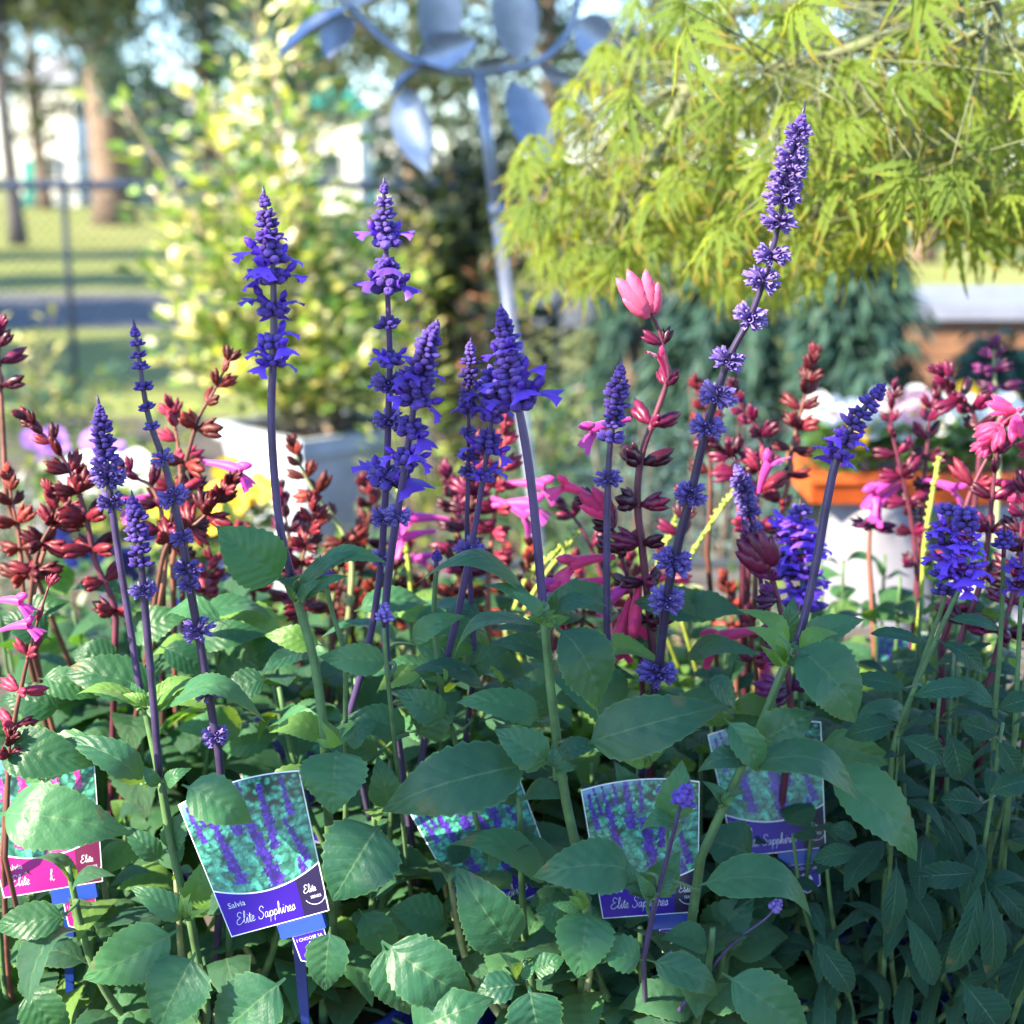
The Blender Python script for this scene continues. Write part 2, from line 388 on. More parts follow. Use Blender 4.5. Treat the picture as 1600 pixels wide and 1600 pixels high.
# ---------------------------------------------------------------- slatted benches that carry the pots
M['bench'] = plain('bench_timber', (0.10, 0.085, 0.075), 0.7, 0.35, 14, bmp=0.3)
M['bench_metal'] = plain('bench_metal', (0.10, 0.105, 0.115), 0.4, 0.2, 14, metal=0.6)
def bench(x0, x1, y0, y1, z, label):
    e = empty('display_bench', ((x0 + x1) / 2, (y0 + y1) / 2, 0), label, 'bench')
    mb = MB(); n = int((y1 - y0) / 0.11); ws = (y1 - y0) / n
    mb.box((x0, -0.046, -0.012), (x1, 0.046, 0.012)); me = mb.mesh('slat', M['bench'], smooth=False)
    for i in range(n): put('slat', me, e, Matrix.Translation((0, y0 + ws * (i + 0.5), z - 0.0125)))
    for y in (y0 - 0.022, y1 + 0.022):
        mb = MB(); mb.box((x0, y - 0.02, z - 0.07), (x1, y + 0.02, z + 0.008)); put('rail', mb.mesh('rail', M['bench_metal'], smooth=False), e)
    for x in (x0 + 0.1, (x0 + x1) / 2, x1 - 0.1):
        mb = MB(); mb.box((x - 0.025, y0 + 0.003, z - 0.066), (x + 0.025, y1 - 0.003, z - 0.027)); put('crossbar', mb.mesh('crossbar', M['bench_metal'], smooth=False), e)
        for y in (y0 + 0.05, y1 - 0.05):
            mb = MB(); mb.box((x - 0.02, y - 0.02, 0), (x + 0.02, y + 0.02, z - 0.0665)); put('leg', mb.mesh('leg', M['bench_metal'], smooth=False), e)
    return e
bench(-1.25, 1.25, 0.80, 1.82, BENCH, 'low dark slatted bench carrying the potted salvias')
bench(-0.2, 2.3, 2.05, 2.75, 0.66, 'dark slatted bench behind the salvias carrying orange trough of white flowers')

# ---------------------------------------------------------------- salvia parts
def ring_bud(r, mb, n, L, R, r0, el, z, mi=0, prof=None, k=6, rows=4):
    o = r.uniform(0, 6)
    for i in range(n):
        a = o + 2 * PI * i / n + r.uniform(-0.2, 0.2); e = el + r.uniform(-0.18, 0.18)
        d = Vector((math.cos(a) * math.cos(e), math.sin(a) * math.cos(e), math.sin(e)))
        o_ = Vector((math.cos(a) * r0, math.sin(a) * r0, z)); l_ = L * r.uniform(0.85, 1.12)
        if prof == 'cup': mb.cup(o_, d, l_, R * r.uniform(0.85, 1.1), 8, mi); mb.blob(o_ + d * l_ * 0.5, d, l_ * r.uniform(0.3, 0.75), R * 0.55, 5, 4, None, mi)
        else: mb.blob(o_, d, l_, R * r.uniform(0.85, 1.1), k, rows, prof, mi)

def open_flower(mb, a, el, base, L, mi, r, spread=1.0):
    "two-lipped sage flower: tube, hood and a broad three-lobed lower lip"
    out = Vector((math.cos(a) * math.cos(el), math.sin(a) * math.cos(el), math.sin(el))); side = Vector((-math.sin(a), math.cos(a), 0)); up = out.cross(side) * -1
    if up.z < 0: up = -up
    b = Vector(base)
    mb.tube([b, b + out * L * 0.25, b + out * L * 0.5 + up * L * 0.03], [L * 0.10, L * 0.12, L * 0.17], 6, mi, cap=False)
    h = b + out * L * 0.42 + up * L * 0.04
    mb.blob(h, out * 0.8 + up * 0.62, L * 0.50, L * 0.13, 6, 4, None, mi)
    ns, ntt = 6, 8; vs = []; fs = []
    for i in range(ns + 1):
        s_ = i / ns
        for j in range(ntt + 1):
            t = -1 + 2 * j / ntt
            wd = (0.08 + 0.36 * s_ ** 0.8) * L * spread; end = 1.08 - 0.42 * abs(math.sin(1.5 * PI * t)) ** 1.5 * s_ - 0.16 * t * t * s_
            vs.append(b + out * L * (0.42 + 0.55 * s_ * end) + side * t * wd - up * L * (0.05 + 0.22 * s_ * s_ + 0.14 * t * t * s_) + up * L * 0.03 * math.sin(7 * t) * s_)
    for i in range(ns):
        for j in range(ntt):
            q = i * (ntt + 1) + j; fs.append((q, q + 1, q + ntt + 2, q + ntt + 1))
    mb.add(vs, fs, mi=mi + 1)

def whorl_mesh(kind, seed):
    r = random.Random(seed); mb = MB()
    if kind == 'b':
        ring_bud(r, mb, 6, 0.98, 0.27, 0.10, 0.28, -0.12, k=7, rows=5); ring_bud(r, mb, 5, 0.92, 0.25, 0.08, 0.80, 0.08, k=7, rows=5)
    elif kind == 'p':     # the blunt bud cluster at a spike's tip
        for z, n, q in ((-0.35, 5, 0.80), (0.10, 5, 0.72), (0.55, 4, 0.58)):
            ring_bud(r, mb, n, q * 1.0, q * 0.44, 0.08, 0.75 + 0.25 * z, z, k=7, rows=5)
        mb.blob((0, 0, 0.75), (0, 0, 1), 0.62, 0.30, 7, 5)
    elif kind == 's':
        pf = 'cup'
        ring_bud(r, mb, 8, 0.82, 0.19, 0.14, 0.12, -0.12, 0, pf, 6, 5); ring_bud(r, mb, 7, 0.78, 0.18, 0.12, 0.55, 0.1, 0, pf, 6, 5)
        ring_bud(r, mb, 5, 0.72, 0.17, 0.1, -0.35, -0.2, 0, pf, 6, 5)
    elif kind == 'f':
        ring_bud(r, mb, 5, 0.52, 0.20, 0.08, 0.2, -0.08, k=7, rows=5); ring_bud(r, mb, 4, 0.48, 0.19, 0.06, 0.75, 0.06, k=7, rows=5)
        nf = r.choice((2, 3, 3)); o = r.uniform(0, 6)
        for i in range(nf): open_flower(mb, o + 2 * PI * i / nf + r.uniform(-0.7, 0.7), r.uniform(-0.25, 0.7), (0, 0, r.uniform(-0.1, 0.2)), 1.15 * r.uniform(0.8, 1.12), 1, r, r.uniform(0.8, 1.25))
    elif kind == 'n':     # crowded whorl of the short blue sage
        ring_bud(r, mb, 8, 0.45, 0.13, 0.08, 0.5, -0.1)
        nf = 6; o = r.uniform(0, 6)
        for i in range(nf): open_flower(mb, o + 2 * PI * i / nf + r.uniform(-0.3, 0.3), r.uniform(-0.2, 0.6), (0, 0, r.uniform(-0.3, 0.3)), 0.95 * r.uniform(0.8, 1.1), 1, r, 1.2)
    return mb
WH = {}
def whorls(kind, grey=False):
    k = (kind, grey)
    if k not in WH:
        cal = M['greycalyx'] if (grey or kind == 's') else M['calyx']
        WH[k] = [whorl_mesh(kind, 10 * i + ord(kind)).mesh('whorl', [M['plum'] if kind == 'n' else cal, M['bluepetal'] if kind == 'n' else M['petal'], M['bluepetal']]) for i in range(7)]
    return WH[k]

def axis_frame(o, z, spin, sc):
    z = Vector(z).normalized(); x = z.orthogonal().normalized(); x = Quaternion(z, spin) @ x; y = z.cross(x)
    return Matrix(((x.x, y.x, z.x, o.x), (x.y, y.y, z.y, o.y), (x.z, y.z, z.z, o.z), (0, 0, 0, 1))) @ Matrix.Scale(sc, 4)

def interp_y(pts, y):
    for (x0, y0), (x1, y1) in zip(pts, pts[1:]):
        if y0 <= y <= y1: return x0 + (x1 - x0) * (y - y0) / max(1e-6, y1 - y0)
    return pts[0][0] if y < pts[0][1] else pts[-1][0]

POTS = {}; STEMS = {}; PENDING = []
def potmesh():
    if 'pot' not in POTS:
        mb = MB(); mb.lathe([(0.0, 0.004), (0.052, 0.0), (0.055, 0.006), (0.069, 0.118), (0.075, 0.119), (0.0765, 0.135), (0.072, 0.136), (0.067, 0.118), (0.064, 0.11)], 28)
        POTS['pot'] = mb.mesh('pot', M['pot'])
        mb = MB(); r = random.Random(3); mb.lathe([(0.0642, 0.112), (0.05, 0.117), (0.025, 0.114), (0.001, 0.119)], 18)
        mb.v = [(x + r.uniform(-.001, .001), y + r.uniform(-.001, .001), z + r.uniform(-.003, .003)) for x, y, z in mb.v]
        POTS['soil'] = mb.mesh('soil', M['soil'])
    return POTS

def potted(name, x, Y, label, cat='plant', group=None, z=BENCH):
    e = empty(name, (x, Y, z), label, cat, group); p = potmesh(); T = Matrix.Translation((x, Y, z))
    put('pot', p['pot'], e, T); put('soil', p['soil'], e, T); return e

def stem_down(plant, P, Pd, rad, mat, name='stem', k=7):
    "carry a stem from its lowest seen point P (direction Pd) down into the pot"
    b = plant.location + Vector((rnd.uniform(-.02, .02), rnd.uniform(-.02, .02), 0.11))
    return [P, P.lerp(b, 0.45) + Pd.normalized() * (P - b).length * 0.12, P.lerp(b, 0.8), b]

def spike(plant, pts, Y, wl, green=None, rad=6.2, mat='purple', grey=False, Yb=None):
    "a flowering stem: pts are pixels from the tip down, wl = (pixel row, width in pixels, kind)"
    Yb = Y if Yb is None else Yb
    y0, y1 = pts[0][1], pts[-1][1]
    dep = lambda py: Y + (Yb - Y) * max(0.0, min(1.2, (py - y0) / max(1, y1 - y0)))
    W = [at(x, y, dep(y)) for x, y in pts]
    P = catmull(W, 5)
    full = P + catmull(stem_down(plant, P[-1], P[-1] - P[-3], 0, None), 4)[1:]
    STEMS.setdefault(plant.name, []).extend(full)
    r = px2m(rad, Y) * 0.87
    gz = at(0, green, dep(green)).z if green else -1
    up = [p for p in full if p.z >= gz]; lo = [p for p in full if p.z < gz]
    nU = len(up)
    mb = MB(); mb.tube(up, [r * (0.12 if i == 0 else 0.42 + 0.58 * min(1, i / (0.5 * nU))) for i in range(nU)], 8, square=0.09)
    s_ = put('flower_spike', mb.mesh('flower_spike', M[mat]), plant)
    if len(lo) >= 1:
        q = [up[-1]] + lo; mb = MB(); mb.tube(q, [r * (1.0 + 0.35 * i / len(q)) for i in range(len(q))], 8, square=0.09); put('stem', mb.mesh('stem', M['stem']), plant)
    for k, (py, wd, kind) in enumerate(wl):
        x = interp_y(pts, py); o = at(x, py, dep(py)); a = at(interp_y(pts, py - 14), py - 14, dep(py - 14)); d = (a - o) if (a - o).length > 1e-5 else Vector((0, 0, 1))
        if py <= pts[0][1] + 1: d = W[0] - W[1]
        sc = px2m(wd / 2, Y) * 1.06
        sc *= rnd.uniform(0.9, 1.08); put('whorl', rnd.choice(whorls(kind, grey)), s_, axis_frame(o, d + Vector((rnd.uniform(-.12, .12), rnd.uniform(-.12, .12), 0)) * d.length, rnd.uniform(0, 6.28), sc) @ Matrix.Diagonal((1, 1, {'b': 0.72, 'f': 0.85, 'n': 0.8, 'p': 0.85}.get(kind, 0.9), 1)))
    return s_

def calyx_mesh(seed, mat):
    r = random.Random(seed); mb = MB()
    pf = lambda t: (t / 0.35) ** 0.6 if t < 0.35 else (1 - 0.25 * (t - 0.35) if t < 0.7 else max(0, 0.91 * (1 - (t - 0.7) / 0.3) ** 0.8))
    mb.blob((0, 0, 0), (1, 0, 0), 1.0, 0.165, 7, 7, pf)
    mb.blob((0.12, 0, -0.05), (0.86, 0.05, -0.22), 0.80, 0.125, 6, 6, pf)
    if seed % 2: mb.blob((0.15, 0, 0.04), (0.8, -0.05, 0.3), 0.70, 0.10, 6, 6, pf)
    mb.tube([(-0.12, 0, -0.01), (0.05, 0, 0)], [0.035, 0.06], 5)
    return mb.mesh('calyx', mat)
CAL = {}
def calyx(mat):
    if mat not in CAL: CAL[mat] = [calyx_mesh(i, M[mat]) for i in range(4)]
    return CAL[mat]
def tubeflower(mat):
    k = 'tf' + mat
    if k not in CAL:
        out = []
        for s_ in range(3):
            r = random.Random(s_ + 5); mb = MB()
            pts = [(0, 0, 0), (0.35, 0, 0.02), (0.75, 0, 0.0), (1.1, 0, -0.06)]
            mb.tube(catmull(pts, 3), [0.07, 0.075, 0.08, 0.09, 0.105, 0.12, 0.14, 0.15, 0.155, 0.15], 8, 0, cap=False)
            mb.blob((0.9, 0, 0.04), (1, 0, 0.18), 0.55, 0.13, 7, 5)
            vs = []; fs = []
            for i in range(6):
                q = i / 5
                for j in range(7):
                    t = -1 + j / 3
                    vs.append((1.0 + 0.42 * q * (1 - 0.25 * abs(math.sin(1.5 * PI * t))), t * (0.1 + 0.24 * q), -0.12 - 0.34 * q * q - 0.08 * t * t + 0.03 * math.sin(6 * t)))
            for i in range(5):
                for j in range(6): fs.append((i * 7 + j, i * 7 + j + 1, i * 7 + j + 8, i * 7 + j + 7))
            mb.add(vs, fs); out.append(mb.mesh('flower', M[mat]))
        CAL[k] = out
    return CAL[k]

def stalk(plant, pts, Y, mat='wine', stem='redstem', size=0.021, gap=0.017, flowers=(), rad=3.6, Yb=None, bare=0.45, per=4, flower_mat='magenta', tipdense=True):
    "a red sage flowering stalk: pixels from the tip down; calyces in whorls that thin out downwards"
    Yb = Y if Yb is None else Yb
    y0, y1 = pts[0][1], pts[-1][1]
    dep = lambda i: Y + (Yb - Y) * i / max(1, len(pts) - 1)
    P = catmull([at(x, y, dep(i)) for i, (x, y) in enumerate(pts)], 6)
    full = P + (catmull(stem_down(plant, P[-1], P[-1] - P[-3], 0, None), 4)[1:] if P[-1].z > plant.location.z + 0.15 else [])
    r = px2m(rad, Y); n = len(full); mb = MB(); mb.tube(full, [r * (0.5 + 0.8 * min(1, i / (0.6 * n))) for i in range(n)], 7)
    s_ = put('flower_stalk', mb.mesh('flower_stalk', M[stem]), plant)
    tot = sum((a - b).length for a, b in zip(P, P[1:])); use = tot * (1 - bare if bare < 1 else 0)
    def pos(d):
        for a, b in zip(P, P[1:]):
            l = (b - a).length
            if d <= l: return a.lerp(b, d / l), (a - b).normalized()
            d -= l
        return P[-1].copy(), (P[-2] - P[-1]).normalized()
    d = 0.0; k = 0; spin = rnd.uniform(0, 6)
    while d < use:
        o, t = pos(d); f = d / max(0.02, use)
        g = gap * (0.40 + 1.15 * min(1, f * 1.7)) if tipdense else gap * 1.1
        x = t.orthogonal().normalized(); y = t.cross(x)
        np_ = per if f > 0.35 else 2
        for j in range(np_):
            if f > 0.3 and rnd.random() < 0.12: continue
            a = spin + 2 * PI * j / np_ + rnd.uniform(-.25, .25); el = (1.25 - 0.95 * min(1, f * 1.7)) + rnd.uniform(-.2, .2)
            dr = (x * math.cos(a) + y * math.sin(a)) * math.cos(el) + t * math.sin(el)
            sz = size * (0.60 + 0.45 * min(1, f * 2.5)) * rnd.uniform(0.8, 1.15)
            put('calyx', rnd.choice(calyx(mat)), s_, frame(o, dr, t) @ Matrix.Scale(sz, 4))
        spin += PI / 2 + 0.12; d += g; k += 1
    for (fx, fy, ang, fm, fs_) in flowers:
        o = at(fx, fy, Y - 0.01); dr = Vector((math.cos(math.radians(ang)), -0.35, math.sin(math.radians(ang))))
        put('flower', rnd.choice(tubeflower(fm)), s_, frame(o, dr, (0, -0.2, 1)) @ Matrix.Scale(fs_ * 1.2, 4))
    return s_

def project(p):
    v = Vector(p) - CAM; z = v.dot(FWD)
    if z < 0.05: return (-9999, -9999)
    return 800 + v.dot(RIGHT) / z * FPX, 800 - v.dot(UP) / z * FPX

def leafy(plant, n, h, spread, key='sage', L=0.07, node=0.042, mats=('stem',), lean=(0, 0), keys=None, start=0.03, drop=0.0, seed=0, lim=None, rad=0.0024):
    "leafy stems rising from the pot, opposite pairs turned a quarter at each node"
    r = random.Random(seed * 77 + 5); base = plant.location + Vector((0, 0, 0.112)); made = 0
    for i in range(n):
        a = 2 * PI * (i + r.uniform(-.3, .3)) / n; hh = h * r.uniform(0.62, 1.0); sp = spread * r.uniform(0.35, 1.0)
        b0 = base + Vector((math.cos(a) * 0.03, math.sin(a) * 0.03, 0))
        top = base + Vector((math.cos(a) * sp + lean[0], math.sin(a) * sp + lean[1], hh))
        P = catmull([b0, b0.lerp(top, 0.5) + Vector((math.cos(a) * sp * 0.18, math.sin(a) * sp * 0.18, 0)), top], 8)
        if lim:
            cut = next((j for j, p_ in enumerate(P) if project(p_)[1] < lim(project(p_)[0]) + 12), len(P)); P = P[:cut]
            if len(P) < 3: continue
        mb = MB(); mb.tube(P, [rad * (1.35 - 0.7 * j / len(P)) for j in range(len(P))], 6); put('stem', mb.mesh('stem', M[r.choice(mats)]), plant)
        STEMS.setdefault(plant.name, []).extend(P)
        d = start + r.uniform(0, node); spin = r.uniform(0, 3.14); ll = sum((x - y).length for x, y in zip(P, P[1:]))
        while d < ll + 0.001:
            q = d / ll * (len(P) - 1); j = min(len(P) - 2, int(q)); o = P[j].lerp(P[j + 1], q - j); t = (P[j + 1] - P[j]).normalized(); f = d / ll
            for s_ in (0, PI):
                aa = spin + s_ + r.uniform(-.25, .25)
                hz = Vector((math.cos(aa), math.sin(aa), 0)); l = L * r.uniform(0.7, 1.15) * (1.0 if f < 0.8 else 0.62)
                el = r.uniform(-0.45, 0.25) - drop * (1 - f) + (0.5 if f > 0.85 else 0)
                dr = (hz * math.cos(el) + Vector((0, 0, 1)) * math.sin(el))
                tip = o + dr * l; x, y = project(o + dr * l * 0.6)
                if not (-120 < x < 1720 and y < 1720): continue
                if lim and y < lim(x): continue
                if tip.z < plant.location.z + 0.02: continue
                nm = Vector((0, 0, 1)) + hz * 0.25 + Vector((r.uniform(-.35, .35), r.uniform(-.6, .2), 0))
                put_leaf(plant, o, tip, nm, r.choice(keys) if keys else key); made += 1
            spin += PI / 2 + r.uniform(-.2, .2); d += node * r.uniform(0.8, 1.25)
    return made

def hl(plant, bx, by, tx, ty, W, a=70, arch=0.12, Y=1.03, dY=0.0, key='sage', kind='ovate', roll=0.0, fold=0.26, pet=0.1, cup=0.10, twist=0.0, wave=0.04, side=0.0, attach=None):
    "a leaf read from the photograph: base and tip pixels, width in pixels, a = how far its face turns to the camera"
    B = at(bx, by, Y); T = at(tx, ty, Y + dY); L = (T - B).length
    a = a * 0.86; arch = arch * 1.15 + 0.045
    nm = Vector((0, -math.sin(math.radians(a)), math.cos(math.radians(a))))
    x = (T - B).normalized(); nm = Quaternion(x, math.radians(roll)) @ nm
    me = leaf_mesh('leaf', M[key], L, px2m(W, Y) * 0.9, arch=arch, fold=fold, cup=cup, kind=kind, pet=pet, seed=int(bx * 7 + by), twist=twist, wave=wave, side=side, teeth=max(9, int(L / 0.0055)))
    o = put('leaf', me, plant, frame(B, T - B, nm))
    PENDING.append((plant, B, x, at(attach[0], attach[1], Y + 0.01) if attach else None))
    return o

def leaf_stalks():
    "join every placed leaf to the nearest stem of its own plant"
    for plant, B, x, A in PENDING:
        thin = 0.55 if 'narrow' in plant['label'] else 1.0
        if A is None:
            pts = [p for p in STEMS.get(plant.name, []) if p.z < B.z + 0.025]
            A = min(pts, key=lambda p: (p - B).length) if pts else None
            if A is None or not 0.012 < (A - B).length < 0.038: continue
        mid = A.lerp(B, 0.55) - x * 0.004 + Vector((0, 0, 0.004)); mb = MB(); mb.tube(catmull([A, mid, B + x * 0.006], 4), [thin * (0.0019 - 0.0001 * i) for i in range(9)], 6)
        put('leaf_stalk', mb.mesh('leaf_stalk', M['stem']), plant)
# ---------------------------------------------------------------- front row: blue sages read from the photograph
GF = 'blue sages in the front row of the bench'
def xw(px, Y): return (px - 800) / FPX * Y
A = potted('potted_salvia', xw(250, 1.12), 1.12, 'blue sage with three slim spikes standing beside the pink plant label', group=GF)
B = potted('potted_salvia', xw(470, 1.18), 1.18, 'blue sage with one tall half bare spike behind the purple label that reads Elite Sapphires', group=GF)
C = potted('potted_salvia', xw(650, 1.30), 1.30, 'blue sage with a dense bunch of four violet spikes crossing at their stems', group=GF)
D = potted('potted_salvia', xw(890, 1.13), 1.13, 'blue sage with a thick green stem and one leaning violet spike with open side flowers', group=GF)
E = potted('potted_salvia', xw(1010, 1.31), 1.31, 'blue sage with the tallest spike of spaced lavender whorls leaning towards the maple', group=GF)
F = potted('potted_salvia', xw(1075, 1.12), 1.12, 'blue sage with one curved spike and a small violet bud before a label', group=GF)

spike(E, [(1259, 158), (1232, 270), (1205, 400), (1172, 495), (1139, 560), (1105, 665), (1080, 770), (1052, 880), (1040, 950), (1028, 1050), (1015, 1120), (1003, 1215)], 1.06,
      [(196, 30, 'p'), (206, 36, 's'), (222, 38, 's'), (240, 46, 's'), (256, 46, 's'), (272, 52, 's'), (290, 50, 's'), (307, 54, 's'), (345, 54, 's'), (398, 56, 's'), (437, 54, 's'), (495, 54, 's'), (562, 56, 's'), (617, 56, 's'), (667, 56, 's'), (770, 56, 's'), (778, 44, 's'), (880, 58, 's'), (872, 44, 's'), (938, 62, 's'), (1050, 60, 's')], rad=8.2, Yb=1.12)
spike(B, [(411, 290), (416, 340), (425, 400), (428, 480), (427, 560), (424, 640), (427, 720), (437, 820), (455, 900), (465, 940), (490, 1030), (505, 1130)], 1.04,
      [(318, 28, 'p'), (338, 36, 'b'), (352, 40, 'b'), (372, 48, 'b'), (384, 66, 'f'), (404, 92, 'f'), (436, 92, 'f'), (432, 40, 'b'), (486, 84, 'f'), (490, 44, 'b'), (536, 80, 'f'), (566, 64, 'f')], green=905, rad=7.0)
spike(C, [(600, 276), (600, 330), (603, 380), (606, 470), (609, 560), (607, 640), (603, 760), (593, 900), (575, 1010), (545, 1120)], 1.06,
      [(298, 24, 'p'), (318, 32, 'b'), (338, 42, 'b'), (358, 46, 'b'), (378, 82, 'f'), (376, 44, 'b'), (418, 76, 'f'), (416, 40, 'b'), (448, 100, 'f'), (450, 46, 'b'), (508, 46, 'b'), (560, 66, 'f'), (566, 46, 'b'), (600, 50, 's'), (606, 70, 'f'), (656, 48, 's'), (748, 116, 'f'), (742, 56, 's'), (752, 50, 'b'), (808, 44, 's'), (872, 34, 's')], rad=7.4, Yb=1.14)
spike(C, [(684, 498), (672, 530), (660, 570), (650, 615), (640, 680), (628, 760), (612, 860), (602, 960), (606, 1040), (620, 1140)], 1.05,
      [(520, 34, 'p'), (534, 42, 'b'), (550, 46, 'b'), (568, 50, 'b'), (586, 60, 'b'), (596, 84, 'f'), (606, 66, 'b'), (622, 90, 'f'), (628, 56, 'b'), (674, 88, 'f'), (668, 50, 'b'), (712, 78, 'f'), (722, 50, 'b'), (806, 46, 's')], rad=7.0, Yb=1.12)
spike(C, [(736, 522), (733, 600), (732, 680), (731, 760), (730, 840), (738, 960), (742, 1040)], 1.09,
      [(548, 26, 'p'), (566, 30, 'b'), (584, 32, 'b'), (600, 30, 'b'), (616, 30, 's'), (638, 66, 'f'), (642, 26, 's'), (674, 28, 's'), (716, 44, 'f'), (736, 32, 's')], rad=5.6, mat='purple', Yb=1.14)
spike(C, [(776, 560), (770, 640), (762, 700), (748, 790), (735, 860), (715, 960), (690, 1060), (665, 1145)], 1.08,
      [(590, 54, 'b'), (606, 60, 'b'), (624, 76, 'f'), (640, 54, 'b'), (652, 70, 'f'), (688, 50, 'b'), (700, 74, 'f'), (744, 68, 'f'), (748, 42, 'b'), (860, 50, 's')], rad=7.2, Yb=1.13)
spike(D, [(782, 474), (790, 530), (800, 590), (815, 660), (828, 740), (838, 830), (848, 940), (856, 1030), (868, 1140), (884, 1250), (906, 1350), (918, 1430)], 1.03,
      [(502, 34, 'p'), (514, 40, 'b'), (530, 46, 'b'), (546, 50, 'b'), (562, 54, 'b'), (578, 58, 'b'), (594, 62, 'b'), (560, 96, 'f'), (606, 92, 'f'), (616, 56, 'b'), (630, 104, 'f')], green=960, rad=8.2)
spike(E, [(972, 560), (965, 610), (960, 650), (953, 700), (950, 760), (948, 850), (948, 975)], 1.10,
      [(586, 30, 'p'), (602, 38, 'b'), (618, 42, 'b'), (634, 44, 'b'), (650, 44, 'b'), (664, 40, 'b'), (686, 52, 'b'), (748, 44, 's')], rad=6.0)
spike(F, [(1386, 596), (1362, 624), (1335, 660), (1308, 715), (1291, 790), (1275, 880), (1250, 990), (1222, 1050), (1188, 1135), (1140, 1240), (1095, 1340)], 1.04,
      [(616, 36, 'p'), (632, 42, 'b'), (648, 46, 'b'), (664, 46, 'b'), (684, 44, 'b'), (690, 66, 'f'), (712, 82, 'f'), (712, 40, 'b')], green=1010, rad=7.4)
spike(A, [(152, 617), (158, 660), (166, 720), (174, 785), (186, 870), (202, 970), (216, 1060), (232, 1130), (255, 1240)], 1.07,
      [(646, 26, 'p'), (660, 34, 'b'), (674, 38, 'b'), (688, 40, 'b'), (702, 44, 'b'), (716, 50, 'b'), (736, 54, 's'), (748, 46, 's'), (784, 42, 's')], green=1110, rad=6.2)
spike(A, [(208, 498), (216, 550), (226, 620), (236, 665), (256, 720), (270, 775), (284, 840), (299, 930), (310, 990), (325, 1080), (342, 1180), (350, 1290)], 1.05,
      [(522, 22, 'p'), (538, 26, 'b'), (556, 28, 'b'), (574, 30, 'b'), (606, 34, 'b'), (638, 32, 'b'), (668, 30, 'b'), (716, 36, 's'), (776, 48, 's'), (840, 36, 's'), (890, 44, 's'), (914, 38, 's'), (984, 46, 's'), (1080, 44, 's'), (1150, 48, 's')], rad=7.4)
spike(A, [(205, 766), (213, 810), (219, 860), (225, 930), (231, 1000), (240, 1100), (250, 1215), (270, 1330), (296, 1430)], 1.03,
      [(796, 36, 'p'), (810, 44, 'b'), (826, 46, 'b'), (842, 46, 'b'), (862, 46, 'b'), (882, 46, 'b'), (922, 44, 's')], green=1220, rad=6.6)
# young spikes
spike(B, [(500, 866), (508, 905), (520, 960), (540, 1020)], 1.06, [(894, 34, 'p'), (906, 38, 'b')], green=915, rad=4)
spike(C, [(602, 930), (600, 980), (606, 1060)], 1.02, [(956, 32, 'p'), (966, 32, 'b')], green=980, rad=4, grey=True)
spike(D, [(683, 852), (681, 900), (678, 980), (690, 1080)], 1.1, [(872, 26, 'p')], green=890, rad=4)
spike(F, [(1078, 1216), (1066, 1250), (1045, 1330), (1022, 1420), (1005, 1500)], 0.955, [(1244, 42, 'p'), (1250, 46, 'b')], rad=5.2, Yb=0.99)
spike(F, [(1222, 1402), (1200, 1432), (1150, 1470), (1105, 1520), (1060, 1580)], 1.02, [(1418, 30, 'p')], rad=4.5, grey=True)
spike(B, [(818, 1502), (822, 1530), (835, 1580)], 1.02, [(1514, 24, 'b')], green=1528, rad=3, grey=True)
spike(F, [(1147, 714), (1158, 750), (1170, 800), (1180, 850), (1192, 930), (1200, 1010)], 1.18, [(738, 28, 'p'), (752, 32, 's'), (766, 34, 's'), (782, 34, 's'), (800, 36, 's'), (826, 36, 's')], rad=4.5, grey=True, Yb=1.2)

# leaves of the front row
hl(B, 446, 908, 338, 822, 108, 82, 0.04, 1.02, key='broad', pet=0.10, attach=(470, 945))
hl(B, 486, 905, 606, 880, 52, 35, 0.2, 1.04); hl(B, 480, 930, 560, 862, 36, 30, 0.15, 1.03); hl(B, 470, 945, 500, 868, 30, 60, 0.1, 1.02); hl(B, 470, 940, 545, 900, 34, 40, 0.1, 1.02)
hl(D, 836, 945, 650, 912, 74, 12, 0.24, 1.03, fold=0.05); hl(D, 848, 975, 752, 916, 42, 25, 0.16, 1.02); hl(D, 862, 970, 950, 948, 44, 30, 0.24, 1.03)
hl(D, 866, 975, 934, 1108, 118, 72, 0.14, 1.01, roll=-22, fold=0.3); hl(D, 852, 985, 706, 1038, 60, 8, 0.24, 1.05); hl(D, 858, 970, 905, 900, 36, 60, 0.1, 1.04); hl(D, 850, 965, 800, 925, 30, 50, 0.1, 1.0)
hl(D, 906, 1166, 1136, 1104, 108, 62, 0.16, 1.02, roll=8, fold=0.12); hl(D, 935, 1120, 866, 1042, 60, -35, 0.12, 1.06)
hl(D, 842, 1192, 596, 1268, 128, 58, 0.16, 1.0, roll=-6, fold=0.1, attach=(868, 1218)); hl(D, 858, 1196, 772, 1140, 78, 64, 0.1, 0.99); hl(D, 852, 1130, 712, 1098, 70, 45, 0.14, 1.05)
hl(D, 868, 1190, 942, 1164, 44, 45, 0.2, 1.02); hl(D, 870, 1215, 690, 1230, 60, -40, 0.18, 1.06); hl(D, 860, 1120, 800, 1060, 70, 70, 0.1, 1.09); hl(D, 980, 1130, 840, 1040, 110, 50, 0.15, 1.12)
hl(C, 700, 1125, 618, 1078, 62, 75, 0.1, 1.07); hl(C, 640, 1006, 728, 962, 44, 60, 0.2, 1.06); hl(C, 612, 1036, 498, 1026, 58, 78, 0.08, 1.05); hl(C, 760, 1085, 640, 1050, 50, 30, 0.2, 1.1)
